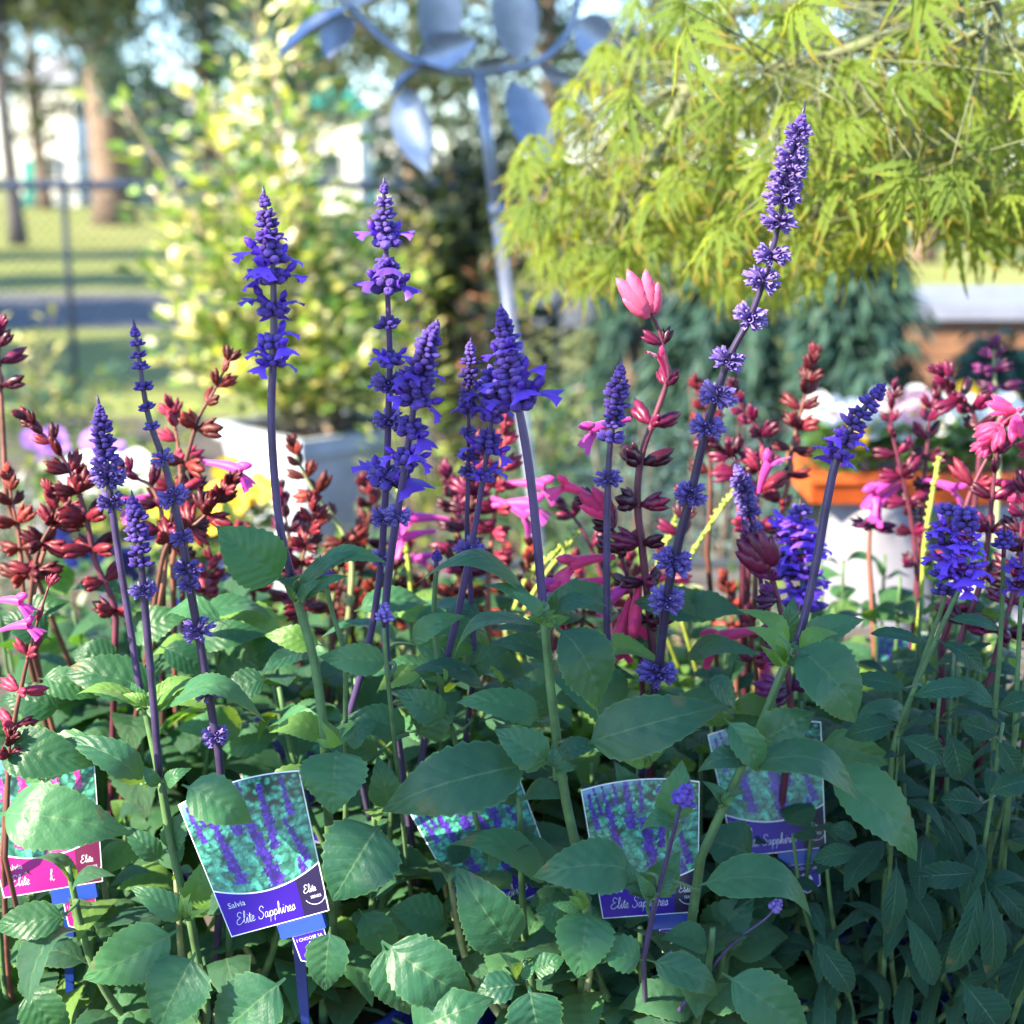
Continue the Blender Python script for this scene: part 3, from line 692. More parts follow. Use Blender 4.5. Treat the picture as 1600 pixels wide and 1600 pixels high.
hl(C, 720, 1060, 800, 1010, 54, 55, 0.15, 1.14); hl(C, 640, 1150, 540, 1120, 70, 50, 0.15, 1.08); hl(C, 650, 1150, 720, 1080, 80, 70, 0.1, 1.1); hl(C, 600, 1180, 480, 1150, 60, 60, 0.1, 1.1)
hl(B, 526, 1172, 520, 1272, 122, 84, 0.06, 1.0, dY=-0.02, kind='heart', pet=0.05); hl(B, 592, 1290, 520, 1408, 150, 78, 0.08, 0.99, dY=-0.02, kind='heart', pet=0.05)
hl(B, 284, 1226, 394, 1286, 88, 52, 0.28, 0.98, fold=0.3, roll=10); hl(B, 500, 1205, 400, 1252, 56, 50, 0.1, 1.04, key='fresh'); hl(B, 520, 1160, 420, 1145, 60, 35, 0.2, 1.05, key='fresh'); hl(B, 540, 1165, 590, 1130, 50, 50, 0.1, 1.06)
hl(B, 470, 1240, 430, 1232, 40, 70, 0.1, 1.04, key='fresh'); hl(B, 610, 1265, 590, 1180, 60, 60, 0.1, 1.06)
hl(A, -5, 1272, 206, 1302, 122, 58, 0.2, 0.99, fold=0.12, roll=6); hl(A, 230, 1232, 98, 1154, 66, 48, 0.26, 1.02); hl(A, 226, 1112, 118, 1086, 46, 12, 0.16, 1.05, key='fresh'); hl(A, 250, 1112, 414, 1128, 66, 25, 0.28, 1.04)
hl(A, 238, 1110, 330, 1070, 50, 30, 0.2, 1.05, key='fresh'); hl(A, 236, 1108, 268, 1060, 36, 70, 0.1, 1.05, key='fresh'); hl(A, 232, 1112, 205, 1065, 34, 80, 0.05, 1.06)
hl(A, -10, 1170, 150, 1196, 96, 66, 0.1, 1.01, key='broad'); hl(A, 160, 1150, 40, 1225, 80, 60, 0.1, 1.03); hl(A, 280, 1452, 130, 1530, 108, 74, 0.05, 0.98, roll=-12); hl(A, 306, 1488, 246, 1612, 124, 80, 0.06, 0.97, dY=-0.02, kind='heart')
hl(A, 292, 1438, 202, 1386, 52, 50, 0.1, 0.99); hl(A, 300, 1440, 330, 1330, 60, 80, 0.1, 1.03, key='fresh'); hl(A, 262, 1330, 300, 1260, 50, 70, 0.1, 1.04); hl(A, 255, 1345, 190, 1290, 46, 60, 0.1, 1.05)
hl(A, 258, 1230, 300, 1200, 30, 60, 0.2, 1.02); hl(A, 248, 1230, 222, 1195, 26, 60, 0.2, 1.02); hl(A, 110, 1430, -10, 1450, 70, 70, 0.1, 1.0, key='broad'); hl(A, 40, 1540, 110, 1620, 90, 80, 0.1, 1.0, key='broad')
hl(B, 446, 1528, 338, 1622, 130, 74, 0.1, 0.97); hl(B, 516, 1448, 508, 1548, 82, 86, 0.06, 0.98, kind='heart'); hl(B, 596, 1470, 742, 1560, 124, 66, 0.12, 0.97, roll=10); hl(B, 596, 1472, 640, 1585, 86, 80, 0.1, 0.98)
hl(B, 802, 1484, 712, 1352, 116, 82, 0.06, 0.99, pet=0.06); hl(B, 640, 1618, 772, 1560, 120, 60, 0.15, 0.96); hl(B, 812, 1538, 736, 1552, 62, 60, 0.1, 0.97); hl(B, 826, 1540, 846, 1632, 108, 78, 0.08, 0.96, kind='heart'); hl(B, 830, 1520, 884, 1496, 50, 60, 0.1, 1.0)
hl(B, 560, 1420, 620, 1500, 70, 60, 0.1, 1.04); hl(B, 700, 1440, 610, 1420, 80, 60, 0.1, 1.08)
hl(D, 918, 1424, 902, 1528, 110, 84, 0.08, 0.985, dY=-0.02, kind='heart', pet=0.05); hl(D, 890, 1440, 836, 1420, 60, 70, 0.1, 1.03); hl(D, 860, 1390, 700, 1320, 86, 25, 0.2, 1.03); hl(D, 905, 1420, 720, 1300, 70, 25, 0.16, 1.06)
hl(F, 1000, 1366, 832, 1370, 108, 52, 0.2, 0.985, fold=0.12); hl(F, 1080, 1388, 1268, 1434, 96, 34, 0.28, 0.985); hl(F, 1044, 1290, 1066, 1186, 72, 96, 0.06, 1.0); hl(F, 1014, 1400, 1062, 1330, 66, 80, 0.06, 1.01)
hl(F, 1000, 1400, 980, 1345, 34, 80, 0.1, 0.98); hl(F, 1020, 1400, 1056, 1360, 36, 60, 0.1, 0.98); hl(F, 1010, 1500, 1122, 1556, 66, 52, 0.2, 0.98); hl(F, 1005, 1502, 922, 1478, 70, 60, 0.12, 0.98)
hl(F, 1128, 1520, 1264, 1612, 106, 72, 0.1, 0.97); hl(F, 1060, 1290, 1000, 1300, 40, 30, 0.3, 0.99); hl(F, 1150, 1200, 1346, 1262, 84, 35, 0.25, 1.0); hl(F, 1236, 1005, 1336, 1130, 128, 72, 0.1, 1.0, roll=-14)
hl(F, 1232, 1030, 1150, 952, 50, 28, 0.18, 1.02, key='fresh'); hl(F, 1228, 1040, 1164, 980, 48, 35, 0.18, 1.0, key='fresh'); hl(F, 1246, 1016, 1350, 968, 60, 55, 0.16, 1.04); hl(F, 1246, 1020, 1310, 990, 44, 30, 0.2, 1.01, key='fresh')
hl(F, 1222, 1010, 1240, 930, 40, 80, 0.1, 1.05); hl(F, 1182, 1162, 1274, 1112, 80, 72, 0.1, 1.01); hl(F, 1130, 1120, 1185, 1206, 60, 70, 0.25, 1.0, fold=0.6); hl(F, 1172, 1190, 1090, 1206, 50, 40, 0.2, 0.99)
hl(F, 1178, 1180, 1262, 1150, 54, 55, 0.15, 1.03); hl(F, 1280, 1190, 1432, 1346, 112, 50, 0.1, 1.03); hl(F, 1015, 1200, 1098, 1140, 60, -40, 0.1, 1.05); hl(F, 1000, 1190, 945, 1140, 56, -40, 0.1, 1.06)
hl(F, 1100, 1060, 1150, 1110, 56, 30, 0.1, 1.07); hl(F, 1180, 1340, 1090, 1310, 100, 60, 0.1, 1.08); hl(F, 1100, 1470, 1180, 1400, 90, 70, 0.1, 1.09)
hl(E, 1020, 1290, 960, 1190, 70, 80, 0.1, 1.12); hl(E, 1120, 1450, 1230, 1400, 100, 60, 0.1, 1.14)

for (pl, nx, ny, Y_, k_) in ((B, 468, 940, 1.03, 'sage'), (D, 852, 978, 1.02, 'fresh'), (D, 868, 1205, 1.0, 'sage'), (F, 1226, 1040, 1.01, 'fresh'), (A, 234, 1112, 1.05, 'fresh'), (F, 1020, 1405, 0.985, 'sage'), (A, 297, 1436, 1.0, 'fresh'), (C, 640, 1100, 1.1, 'sage'), (C, 690, 1070, 1.1, 'sage'), (E, 1008, 1200, 1.1, 'fresh'), (F, 1130, 1262, 1.02, 'sage'), (B, 525, 1168, 1.0, 'fresh'), (B, 812, 1530, 0.99, 'sage'), (D, 912, 1420, 1.0, 'fresh')):
    for q in range(5):
        an = rnd.uniform(0.15, 2.99); ln = rnd.uniform(26, 58)
        hl(pl, nx + rnd.uniform(-4, 4), ny + rnd.uniform(-6, 4), nx + math.cos(an) * ln, ny - math.sin(an) * ln * 0.9, ln * rnd.uniform(0.38, 0.55), rnd.uniform(20, 85), rnd.uniform(.05, .2), Y_ + rnd.uniform(-.02, .012), dY=rnd.uniform(-.02, .01), key=k_ if rnd.random() < .6 else 'sage', fold=0.4)
low = lambda x: 1040
leafy(A, 9, 0.30, 0.13, L=0.072, keys=('sage', 'sage', 'sagelow', 'broad'), mats=('stem', 'lowstem'), seed=1, lim=lambda x: 1330, rad=0.0032)
leafy(B, 10, 0.30, 0.13, L=0.072, keys=('sage', 'sagelow', 'sage', 'fresh'), mats=('stem', 'lowstem'), seed=2, lim=lambda x: 1400 if 270 < x < 540 else 1150, rad=0.0032)
leafy(C, 14, 0.39, 0.17, L=0.078, keys=('sage', 'sage', 'sagelow'), seed=3, lim=lambda x: 1040, rad=0.003)
leafy(D, 10, 0.30, 0.12, L=0.072, keys=('sage', 'sagelow'), mats=('stem', 'lowstem'), seed=4, lim=lambda x: 1420 if 900 < x < 1100 else 1230, rad=0.0032)
leafy(E, 14, 0.38, 0.16, L=0.075, keys=('sage', 'sagelow'), seed=5, lim=lambda x: 1090 if not 900 < x < 1300 else 1180, rad=0.003)
leafy(F, 10, 0.28, 0.13, L=0.072, keys=('sage', 'sagelow'), seed=6, lim=lambda x: 1430 if 900 < x < 1300 else 1300, rad=0.0032)

# ---------------------------------------------------------------- right: short blue sages with narrow leaves
GN = 'short blue sages with narrow leaves'
G1 = potted('potted_salvia', xw(1440, 1.15), 1.15, 'short blue sage with narrow toothed leaves, its two thick flower heads side by side', group=GN)
G2 = potted('potted_salvia', xw(1275, 1.34), 1.34, 'short blue sage with one thick violet head just behind the curved spike', group=GN)
G3 = potted('potted_salvia', xw(1640, 1.16), 1.16, 'short blue sage with narrow leaves and pale open flowers low beside dark red blooms', group=GN)
def nspike(plant, pts, Y, wl, Yb=None): return spike(plant, pts, Y, wl, green=pts[0][1] + 60, rad=4.4, mat='winestem', Yb=Yb)
nspike(G2, [(1250, 778), (1254, 860), (1254, 980), (1252, 1060), (1256, 1120)], 1.25, [(800, 44, 'b'), (822, 74, 'n'), (846, 92, 'n'), (872, 96, 'n'), (898, 100, 'n'), (924, 92, 'n'), (946, 70, 'b')])
nspike(G2, [(1226, 800), (1230, 880), (1240, 980), (1250, 1080)], 1.27, [(816, 60, 'n'), (842, 70, 'n'), (870, 70, 'n'), (900, 60, 'b')])
nspike(G1, [(1484, 784), (1480, 850), (1476, 930), (1450, 1010), (1420, 1100), (1400, 1200)], 1.1, [(800, 44, 'b'), (822, 66, 'n'), (846, 76, 'n'), (872, 80, 'n'), (898, 60, 'b'), (926, 46, 'b')])
nspike(G1, [(1508, 790), (1512, 850), (1508, 900), (1480, 960), (1440, 1050), (1400, 1150), (1390, 1230)], 1.08, [(806, 46, 'b'), (824, 54, 'b'), (842, 58, 'n'), (864, 66, 'n'), (886, 96, 'n'), (906, 84, 'n')])
nspike(G3, [(1572, 820), (1568, 870), (1566, 930), (1562, 1020), (1555, 1100)], 1.1, [(838, 34, 'b'), (852, 40, 'b')])
nspike(G3, [(1600, 852), (1598, 900), (1594, 960), (1590, 1050), (1585, 1150)], 1.08, [(890, 70, 'n'), (914, 76, 'n')])
for (pl, b_, t_, W_, a_) in ((G1, (1476, 968), (1560, 985), 26, 50), (G1, (1444, 1010), (1360, 990), 30, 40), (G1, (1462, 1000), (1536, 1050), 36, 60), (G1, (1420, 1080), (1330, 1060), 36, 60), (G1, (1420, 1090), (1520, 1075), 40, 55),
        (G1, (1405, 1130), (1320, 1150), 44, 70), (G1, (1400, 1150), (1480, 1190), 48, 70), (G1, (1555, 1110), (1480, 1060), 40, 60), (G3, (1555, 1110), (1620, 1090), 40, 60), (G3, (1560, 1150), (1500, 1130), 44, 70), (G3, (1556, 1155), (1590, 1210), 44, 80),
        (G1, (1480, 1140), (1500, 1220), 52, 84), (G1, (1535, 1362), (1420, 1370), 50, 76), (G1, (1530, 1365), (1610, 1450), 46, 70), (G1, (1532, 1370), (1480, 1520), 50, 84), (G1, (1538, 1372), (1545, 1530), 46, 84), (G1, (1400, 1340), (1385, 1460), 44, 84),
        (G1, (1410, 1420), (1460, 1540), 48, 80), (G1, (1270, 1465), (1330, 1550), 54, 76), (G1, (1540, 1260), (1470, 1250), 50, 60), (G1, (1545, 1240), (1610, 1220), 50, 50), (G1, (1340, 1310), (1300, 1290), 34, 60), (G1, (1345, 1330), (1270, 1345), 40, 60),
        (G1, (1500, 1530), (1560, 1610), 90, 84)):
    hl(pl, b_[0], b_[1], t_[0], t_[1], W_, a_, 0.1, rnd.uniform(1.0, 1.05), key='narrow', kind='long', pet=0.08, wave=0.08)
leafy(G1, 14, 0.40, 0.17, key='narrow', L=0.062, node=0.032, seed=11, drop=0.7, lim=lambda x: 1010 if x > 1330 else 1290, rad=0.002)
leafy(G3, 12, 0.42, 0.15, key='narrow', L=0.062, node=0.034, seed=12, drop=0.6, lim=lambda x: 1000, rad=0.002)
leafy(G2, 10, 0.36, 0.13, key='narrow', L=0.06, node=0.036, seed=13, drop=0.3, lim=lambda x: 1060, rad=0.002)

# ---------------------------------------------------------------- red, rose and wine sages behind
GR = 'red and wine coloured sages behind the front row'
R1 = potted('potted_salvia', xw(120, 1.36), 1.36, 'red sage with wine buds and two pink tubular flowers beside the slim blue spikes', group=GR)
R2 = potted('potted_salvia', xw(-20, 1.14), 1.14, 'red sage with reddish stem, salmon buds and purple flowers beside the pink label', group=GR)
R3 = potted('potted_salvia', xw(470, 1.50), 1.50, 'red sage with rust coloured buds in front of the pale square planter', group=GR)
R4 = potted('potted_salvia', xw(760, 1.46), 1.46, 'wine sage with magenta flowers behind the bunch of violet spikes', group=GR)
R5 = potted('potted_salvia', xw(1000, 1.40), 1.40, 'wine sage topped by a bright pink bud cluster under the maple', group=GR)
R6 = potted('potted_salvia', xw(1190, 1.56), 1.56, 'red sage with scarlet upright bud spike beside the lavender whorls', group=GR)
R7 = potted('potted_salvia', xw(1430, 1.52), 1.52, 'wine sage with purple flowers in front of the orange trough', group=GR)
R8 = potted('potted_salvia', xw(1575, 1.30), 1.30, 'wine sage with dark red stems and long cerise flowers', group=GR)
R9 = potted('potted_salvia', xw(250, 1.62), 1.62, 'red sage with salmon bud spikes beside the yellow flowers', group=GR)
R10 = potted('potted_salvia', xw(650, 1.68), 1.68, 'low red sage with faded orange buds between the violet spikes and the planter', group=GR)
R11 = potted('potted_salvia', xw(1215, 1.24), 1.24, 'dark plum sage with a rosebud shaped head and drooping crimson flowers', group=GR)

stalk(R1, [(44, 656), (90, 705), (118, 755), (135, 810), (150, 880), (178, 945), (180, 1010)], 1.22, 'red', 'winestem', size=0.026, gap=0.019, bare=0.12, rad=4.2)
stalk(R1, [(196, 730), (215, 748), (236, 760), (252, 800), (258, 880), (245, 960)], 1.24, 'wine', size=0.024, bare=0.35)
stalk(R1, [(362, 752), (330, 795), (298, 825), (262, 850), (245, 920), (235, 990)], 1.22, 'red', size=0.025, gap=0.015, bare=0.4)
stalk(R1, [(120, 745), (105, 790), (80, 835), (60, 890), (45, 960)], 1.26, 'red', size=0.023, bare=0.3)
stalk(R1, [(12, 740), (20, 790), (30, 840), (36, 920), (40, 990)], 1.26, 'rust', size=0.023, bare=0.35)
stalk(R1, [(80, 770), (90, 800), (60, 860), (48, 930), (40, 1010)], 1.22, 'red', size=0.024, bare=0.45)
stalk(R9, [(356, 566), (335, 610), (312, 650), (296, 700), (280, 760), (262, 840), (255, 920)], 1.26, 'rust', size=0.026, gap=0.026, bare=0.25, flowers=((318, 722, -5, 'magenta', 0.028),), per=3)
stalk(R9, [(268, 640), (276, 680), (282, 740), (280, 800), (270, 880)], 1.30, 'rose', size=0.026, bare=0.4, flowers=((262, 772, 188, 'magenta', 0.026),))
stalk(R9, [(300, 740), (296, 790), (290, 850), (285, 930)], 1.32, 'wine', size=0.026, bare=0.3)
stalk(R9, [(330, 880), (320, 920), (312, 980), (308, 1040)], 1.34, 'rose', size=0.026, bare=0.2)
stalk(R9, [(0, 515), (-2, 560), (2, 620), (6, 700), (10, 780)], 1.3, 'wine', size=0.026, bare=0.5, per=3)
stalk(R2, [(76, 916), (62, 960), (48, 1010), (34, 1070), (22, 1130), (12, 1220), (4, 1330)], 1.05, 'rose', 'redstem', size=0.019, gap=0.026, bare=0.35, per=3, flowers=((2, 985, 20, 'magenta', 0.02), (-14, 940, 10, 'magenta', 0.02)), tipdense=False)
stalk(R2, [(18, 1150), (14, 1180), (12, 1240), (8, 1340)], 1.0, 'red', size=0.014, gap=0.008, bare=0.7)
stalk(R3, [(460, 700), (470, 730), (492, 770), (515, 800), (535, 830), (550, 880), (545, 960)], 1.42, 'rust', 'lowstem', size=0.025, gap=0.02, bare=0.35)
stalk(R3, [(490, 780), (485, 830), (470, 890), (476, 960), (492, 1040)], 1.30, 'red', size=0.024, gap=0.014, bare=0.3)
stalk(R3, [(440, 770), (445, 800), (452, 840), (458, 900), (462, 980)], 1.46, 'wine', size=0.027, bare=0.2)
stalk(R3, [(560, 830), (545, 870), (530, 930), (520, 1010)], 1.48, 'rust', size=0.026, bare=0.2)
stalk(R3, [(380, 830), (388, 870), (396, 930), (400, 1000)], 1.5, 'rose', size=0.026, bare=0.15)
stalk(R10, [(570, 752), (578, 790), (570, 850), (560, 920), (550, 990)], 1.5, 'red', size=0.025, bare=0.4)
stalk(R10, [(625, 850), (620, 880), (610, 940), (600, 1000)], 1.55, 'rust', size=0.026, bare=0.2, flowers=((615, 872, 5, 'magenta', 0.028),))
for i, x in enumerate((520, 585, 640, 675, 720, 790, 830, 860, 900, 940, 985)):
    yy = rnd.uniform(850, 910); stalk((R3, R10, R10, R10, R4, R4, R4, R5, R5, R5, R5)[i], [(x, yy), (x + rnd.uniform(-8, 8), yy + 40), (x + rnd.uniform(-14, 14), yy + 90), (x + rnd.uniform(-18, 18), yy + 170)], rnd.uniform(1.44, 1.6), rnd.choice(('rust', 'rose', 'rust', 'wine')), rnd.choice(('lowstem', 'redstem')), size=0.025, gap=0.018, bare=0.15)
stalk(R4, [(748, 690), (742, 740), (735, 800), (730, 860), (728, 930)], 1.40, 'wine', size=0.026, gap=0.014, bare=0.05, flowers=((700, 812, 170, 'magenta', 0.03), (770, 790, 10, 'magenta', 0.032)))
stalk(R4, [(790, 660), (786, 700), (778, 760), (770, 830), (762, 920)], 1.40, 'rose', size=0.026, gap=0.016, bare=0.1, flowers=((790, 756, 5, 'magenta', 0.03), (768, 778, -20, 'magenta', 0.03), (680, 830, 185, 'magenta', 0.026)))
stalk(R4, [(700, 740), (706, 780), (716, 840), (720, 920)], 1.46, 'wine', size=0.027, gap=0.016, bare=0.1)
stalk(R4, [(720, 860), (716, 900), (722, 960), (728, 1030)], 1.4, 'rust', size=0.026, bare=0.2)
# the pink topped stalk and its neighbours
st = stalk(R5, [(1012, 480), (1028, 512), (1040, 560), (1044, 590), (1024, 650), (1003, 710), (996, 780), (1004, 860), (1014, 950), (1022, 1050)], 1.16, 'wine', 'winestem', size=0.027, gap=0.030, bare=0.12, rad=5.0, per=3, flowers=((1040, 590, 105, 'cerise', 0.016), (985, 655, 190, 'magenta', 0.026)), tipdense=False)
for (bx, by, tx, ty, s_) in ((1016, 494, 962, 434, 1.0), (1014, 494, 980, 420, 1.0), (1020, 490, 1008, 420, 0.95), (1016, 496, 972, 466, 0.9), (1022, 492, 1028, 440, .8)):
    b_ = at(bx, by, 1.155); t_ = at(tx, ty, 1.145); mb = MB()
    pf = lambda t: t ** 0.5 * (1 - t) ** 0.8 / 0.42
    mb.blob((0, 0, 0), (1, 0, 0), 1.0, 0.185, 9, 9, pf); put('calyx', mb.mesh('calyx', M['pinkcalyx']), st, frame(b_, t_ - b_, (0, -1, 0)) @ Matrix.Scale((t_ - b_).length, 4))
stalk(R5, [(915, 775), (945, 800), (965, 850), (985, 920), (1000, 1000), (1004, 1070)], 1.18, 'wine', 'winestem', size=0.028, gap=0.024, bare=0.1, flowers=((930, 780, 150, 'cerise', 0.024), (985, 935, 250, 'cerise', 0.03), (1010, 905, 200, 'magenta', 0.028), (960, 870, 182, 'cerise', 0.030), (950, 905, 186, 'cerise', 0.032), (940, 912, 178, 'magenta', 0.034), (1000, 900, 262, 'cerise', 0.03)), per=3)
for (bx, by, tx, ty) in ((952, 806, 902, 768), (954, 804, 925, 760), (955, 806, 905, 790), (956, 802, 940, 768)):
    b_ = at(bx, by, 1.17); t_ = at(tx, ty, 1.16); mb = MB(); mb.blob((0, 0, 0), (1, 0, 0), 1.0, 0.2, 8, 8, lambda t: t ** 0.5 * (1 - t) ** 0.8 / 0.42)
    put('calyx', mb.mesh('calyx', M['cerise']), st, frame(b_, t_ - b_, (0, -1, 0)) @ Matrix.Scale((t_ - b_).length, 4))
stalk(R5, [(1070, 770), (1066, 820), (1050, 880), (1040, 950), (1036, 1020)], 1.36, 'wine', size=0.024, bare=0.3)
stalk(R5, [(880, 790), (905, 820), (930, 870), (950, 940)], 1.4, 'wine', 'winestem', size=0.024, bare=0.3, per=2)
stalk(R6, [(1272, 558), (1262, 600), (1250, 650), (1238, 700), (1230, 760), (1215, 840), (1205, 920)], 1.42, 'red', size=0.026, gap=0.017, bare=0.35)
stalk(R6, [(1146, 605), (1160, 640), (1185, 670), (1190, 720), (1180, 790), (1170, 880)], 1.40, 'wine', 'winestem', size=0.025, gap=0.017, bare=0.3)
stalk(R6, [(1108, 690), (1125, 700), (1148, 715), (1160, 760), (1162, 850)], 1.42, 'wine', 'winestem', size=0.028, gap=0.016, bare=0.4)
stalk(R6, [(1090, 600), (1100, 640), (1108, 690), (1110, 770), (1105, 860)], 1.48, 'red', size=0.024, bare=0.45)
stalk(R6, [(1132, 905), (1140, 940), (1148, 1000), (1150, 1060)], 1.45, 'rust', size=0.026, bare=0.3)
stalk(R6, [(1190, 720), (1186, 760), (1182, 840), (1180, 930)], 1.3, 'rose', size=0.03, gap=0.025, bare=0.5, flowers=((1186, 770, 80, 'magenta', 0.026),))
stalk(R11, [(1172, 838), (1195, 880), (1212, 920), (1224, 980), (1232, 1060), (1238, 1120)], 1.14, 'plum', 'winestem', size=0.028, gap=0.018, bare=0.1, rad=4.6, per=4)
for (bx, by, tx, ty) in ((1200, 886, 1150, 842), (1202, 884, 1168, 830), (1204, 884, 1186, 826), (1206, 886, 1205, 836), (1204, 890, 1148, 862)):
    b_ = at(bx, by, 1.13); t_ = at(tx, ty, 1.12); mb = MB(); mb.blob((0, 0, 0), (1, 0, 0), 1.0, 0.22, 8, 8, lambda t: t ** 0.5 * (1 - t) ** 0.8 / 0.42)
    put('calyx', mb.mesh('calyx', M['wine']), R11, frame(b_, t_ - b_, (0, -1, 0)) @ Matrix.Scale((t_ - b_).length, 4))
stalk(R11, [(1172, 960), (1176, 1000), (1182, 1060), (1184, 1120)], 1.2, 'rose', 'redstem', size=0.02, gap=0.02, bare=0.3, per=3, flowers=((1190, 985, 182, 'cerise', 0.034), (1200, 1020, 262, 'cerise', 0.04), (1190, 1080, 240, 'cerise', 0.03)))
stalk(R7, [(1396, 612), (1392, 660), (1404, 720), (1420, 790), (1430, 860), (1436, 940)], 1.42, 'wine', 'winestem', size=0.025, gap=0.021, bare=0.1)
stalk(R7, [(1462, 612), (1452, 650), (1448, 710), (1440, 790), (1436, 870)], 1.44, 'wine', 'winestem', size=0.025, gap=0.02, bare=0.15, flowers=((1420, 740, 200, 'magenta', 0.032), (1410, 755, 215, 'magenta', 0.028), (1440, 750, -10, 'magenta', 0.026)))
stalk(R7, [(1472, 584), (1492, 612), (1518, 640), (1530, 690), (1525, 770), (1510, 850)], 1.40, 'wine', 'winestem', size=0.027, gap=0.012, bare=0.62)
stalk(R7, [(1368, 770), (1362, 800), (1358, 860), (1362, 930)], 1.45, 'plum', size=0.026, bare=0.5)
stalk(R8, [(1600, 650), (1560, 690), (1530, 740), (1510, 790), (1500, 850), (1490, 940), (1470, 1010)], 1.26, 'rose', 'winestem', size=0.028, gap=0.034, bare=0.1, rad=4.2, per=3, tipdense=False, flowers=((1545, 752, -8, 'cerise', 0.04), (1535, 774, 0, 'cerise', 0.042)))
stalk(R8, [(1560, 690), (1555, 730), (1548, 800), (1535, 900), (1500, 1000), (1470, 1100)], 1.24, 'wine', 'winestem', size=0.026, gap=0.03, bare=0.3, rad=4.6, per=3)
stalk(R8, [(1600, 760), (1596, 830), (1585, 920), (1560, 1010), (1540, 1090)], 1.22, 'wine', 'winestem', size=0.03, gap=0.018, bare=0.2, rad=4.6)
stalk(R8, [(1545, 690), (1575, 655), (1610, 640), (1640, 700), (1650, 800)], 1.24, 'cerise', 'winestem', size=0.032, gap=0.02, bare=0.3, rad=3.5, per=3)
stalk(R8, [(1553, 540), (1553, 575), (1556, 620), (1558, 680), (1560, 750)], 1.62, 'plum', 'lowstem', size=0.026, gap=0.014, bare=0.65)

# leafy mass under them
leafy(R1, 12, 0.33, 0.17, key='broad', L=0.10, seed=21, lim=lambda x: 925)
leafy(R2, 10, 0.26, 0.13, keys=('broad', 'sage', 'fresh'), L=0.07, seed=22, lim=lambda x: 1010)
leafy(R9, 12, 0.33, 0.19, key='broad', L=0.10, seed=23, lim=lambda x: 925)
leafy(R3, 15, 0.32, 0.18, keys=('broad', 'sage'), L=0.08, seed=24, lim=lambda x: 965)
leafy(R10, 14, 0.31, 0.18, keys=('broad', 'fresh'), L=0.07, seed=25, lim=lambda x: 900)
leafy(R4, 14, 0.32, 0.17, keys=('broad', 'fresh'), L=0.07, seed=26, lim=lambda x: 890)
leafy(R5, 14, 0.31, 0.16, keys=('broad', 'fresh'), L=0.065, seed=27, lim=lambda x: 930)
leafy(R6, 14, 0.32, 0.16, keys=('broad', 'fresh'), L=0.06, seed=28, lim=lambda x: 930)
leafy(R7, 13, 0.39, 0.18, keys=('broad', 'fresh', 'broad'), L=0.062, seed=29, lim=lambda x: 850)
leafy(R8, 12, 0.36, 0.15, keys=('broad', 'sage'), L=0.065, seed=30, lim=lambda x: 900)
leafy(R11, 9, 0.28, 0.12, keys=('broad', 'sage'), L=0.06, seed=31, lim=lambda x: 1000)
for (b_, t_, W_, a_, Y_) in (((30, 975), (110, 940), 60, 60, 1.24), ((80, 1000), (0, 960), 60, 60, 1.22), ((205, 930), (105, 925), 40, 30, 1.3), ((250, 1085), (95, 1050), 90, 55, 1.14), ((190, 1040), (110, 1020), 70, 65, 1.2), ((200, 1000), (300, 960), 70, 60, 1.22), ((250, 1010), (330, 1060), 60, 50, 1.18),
        ((400, 1000), (330, 960), 60, 55, 1.25), ((300, 1010), (420, 990), 60, 60, 1.2), ((370, 1040), (470, 1010), 60, 55, 1.22), ((60, 1060), (160, 1090), 60, 60, 1.14), ((100, 1110), (0, 1090), 70, 60, 1.15), ((420, 1060), (350, 1090), 60, 60, 1.16)):
    hl(R1 if b_[0] < 220 else R9, b_[0], b_[1], t_[0], t_[1], W_, a_, 0.12, Y_, key='broad')
for i in range(64):
    x = 300 + (i + rnd.random()) * 16.6; y = rnd.uniform(985, 1165) if i % 3 else rnd.uniform(955, 1010); s_ = rnd.choice((-1, 1)); ln = rnd.uniform(70, 135)
    pl = B if x < 520 else C if x < 780 else D if x < 940 else E if x < 1120 else F
    if x > 1130 and y < 1080: continue
    hl(pl, x, y, x + s_ * ln, y + rnd.uniform(-30, 34), ln * rnd.uniform(0.42, 0.58), rnd.uniform(15, 72), rnd.uniform(.08, .24), rnd.uniform(1.10, 1.24), dY=rnd.uniform(-.05, .05), fold=rnd.uniform(.1, .5), roll=rnd.uniform(-25, 25), key='sage' if rnd.random() < .8 else 'fresh', twist=rnd.uniform(-.5, .5), wave=0.07)
leaf_stalks()
M['lime'] = plain('lime_stem', (0.30, 0.36, 0.06), 0.5, 0.25, 60, tr=0.1)
for (pl, pts) in ((R5, [(905, 830), (880, 862), (850, 900), (820, 950), (800, 1000)]), (R4, [(875, 858), (850, 880), (822, 905), (800, 960)]), (R6, [(1062, 790), (1050, 830), (1030, 870), (1020, 940)]), (R6, [(1145, 770), (1110, 820), (1075, 880), (1060, 950)]), (R7, [(1466, 720), (1456, 780), (1444, 850), (1440, 930)]), (R10, [(625, 770), (632, 830), (640, 900), (645, 980)])):
    P = catmull([at(x, y, 1.4) for x, y in pts], 6); P.append(pl.location + Vector((0, 0, 0.11))); mb = MB(); mb.tube(P, 0.0021, 6)
    for p in P[:14]:
        for k in range(2): mb.blob(p, (rnd.uniform(-1, 1), rnd.uniform(-1, 1), 0.8), 0.006, 0.0016, 5, 3)
    put('bare_stalk', mb.mesh('bare_stalk', M['lime']), pl)
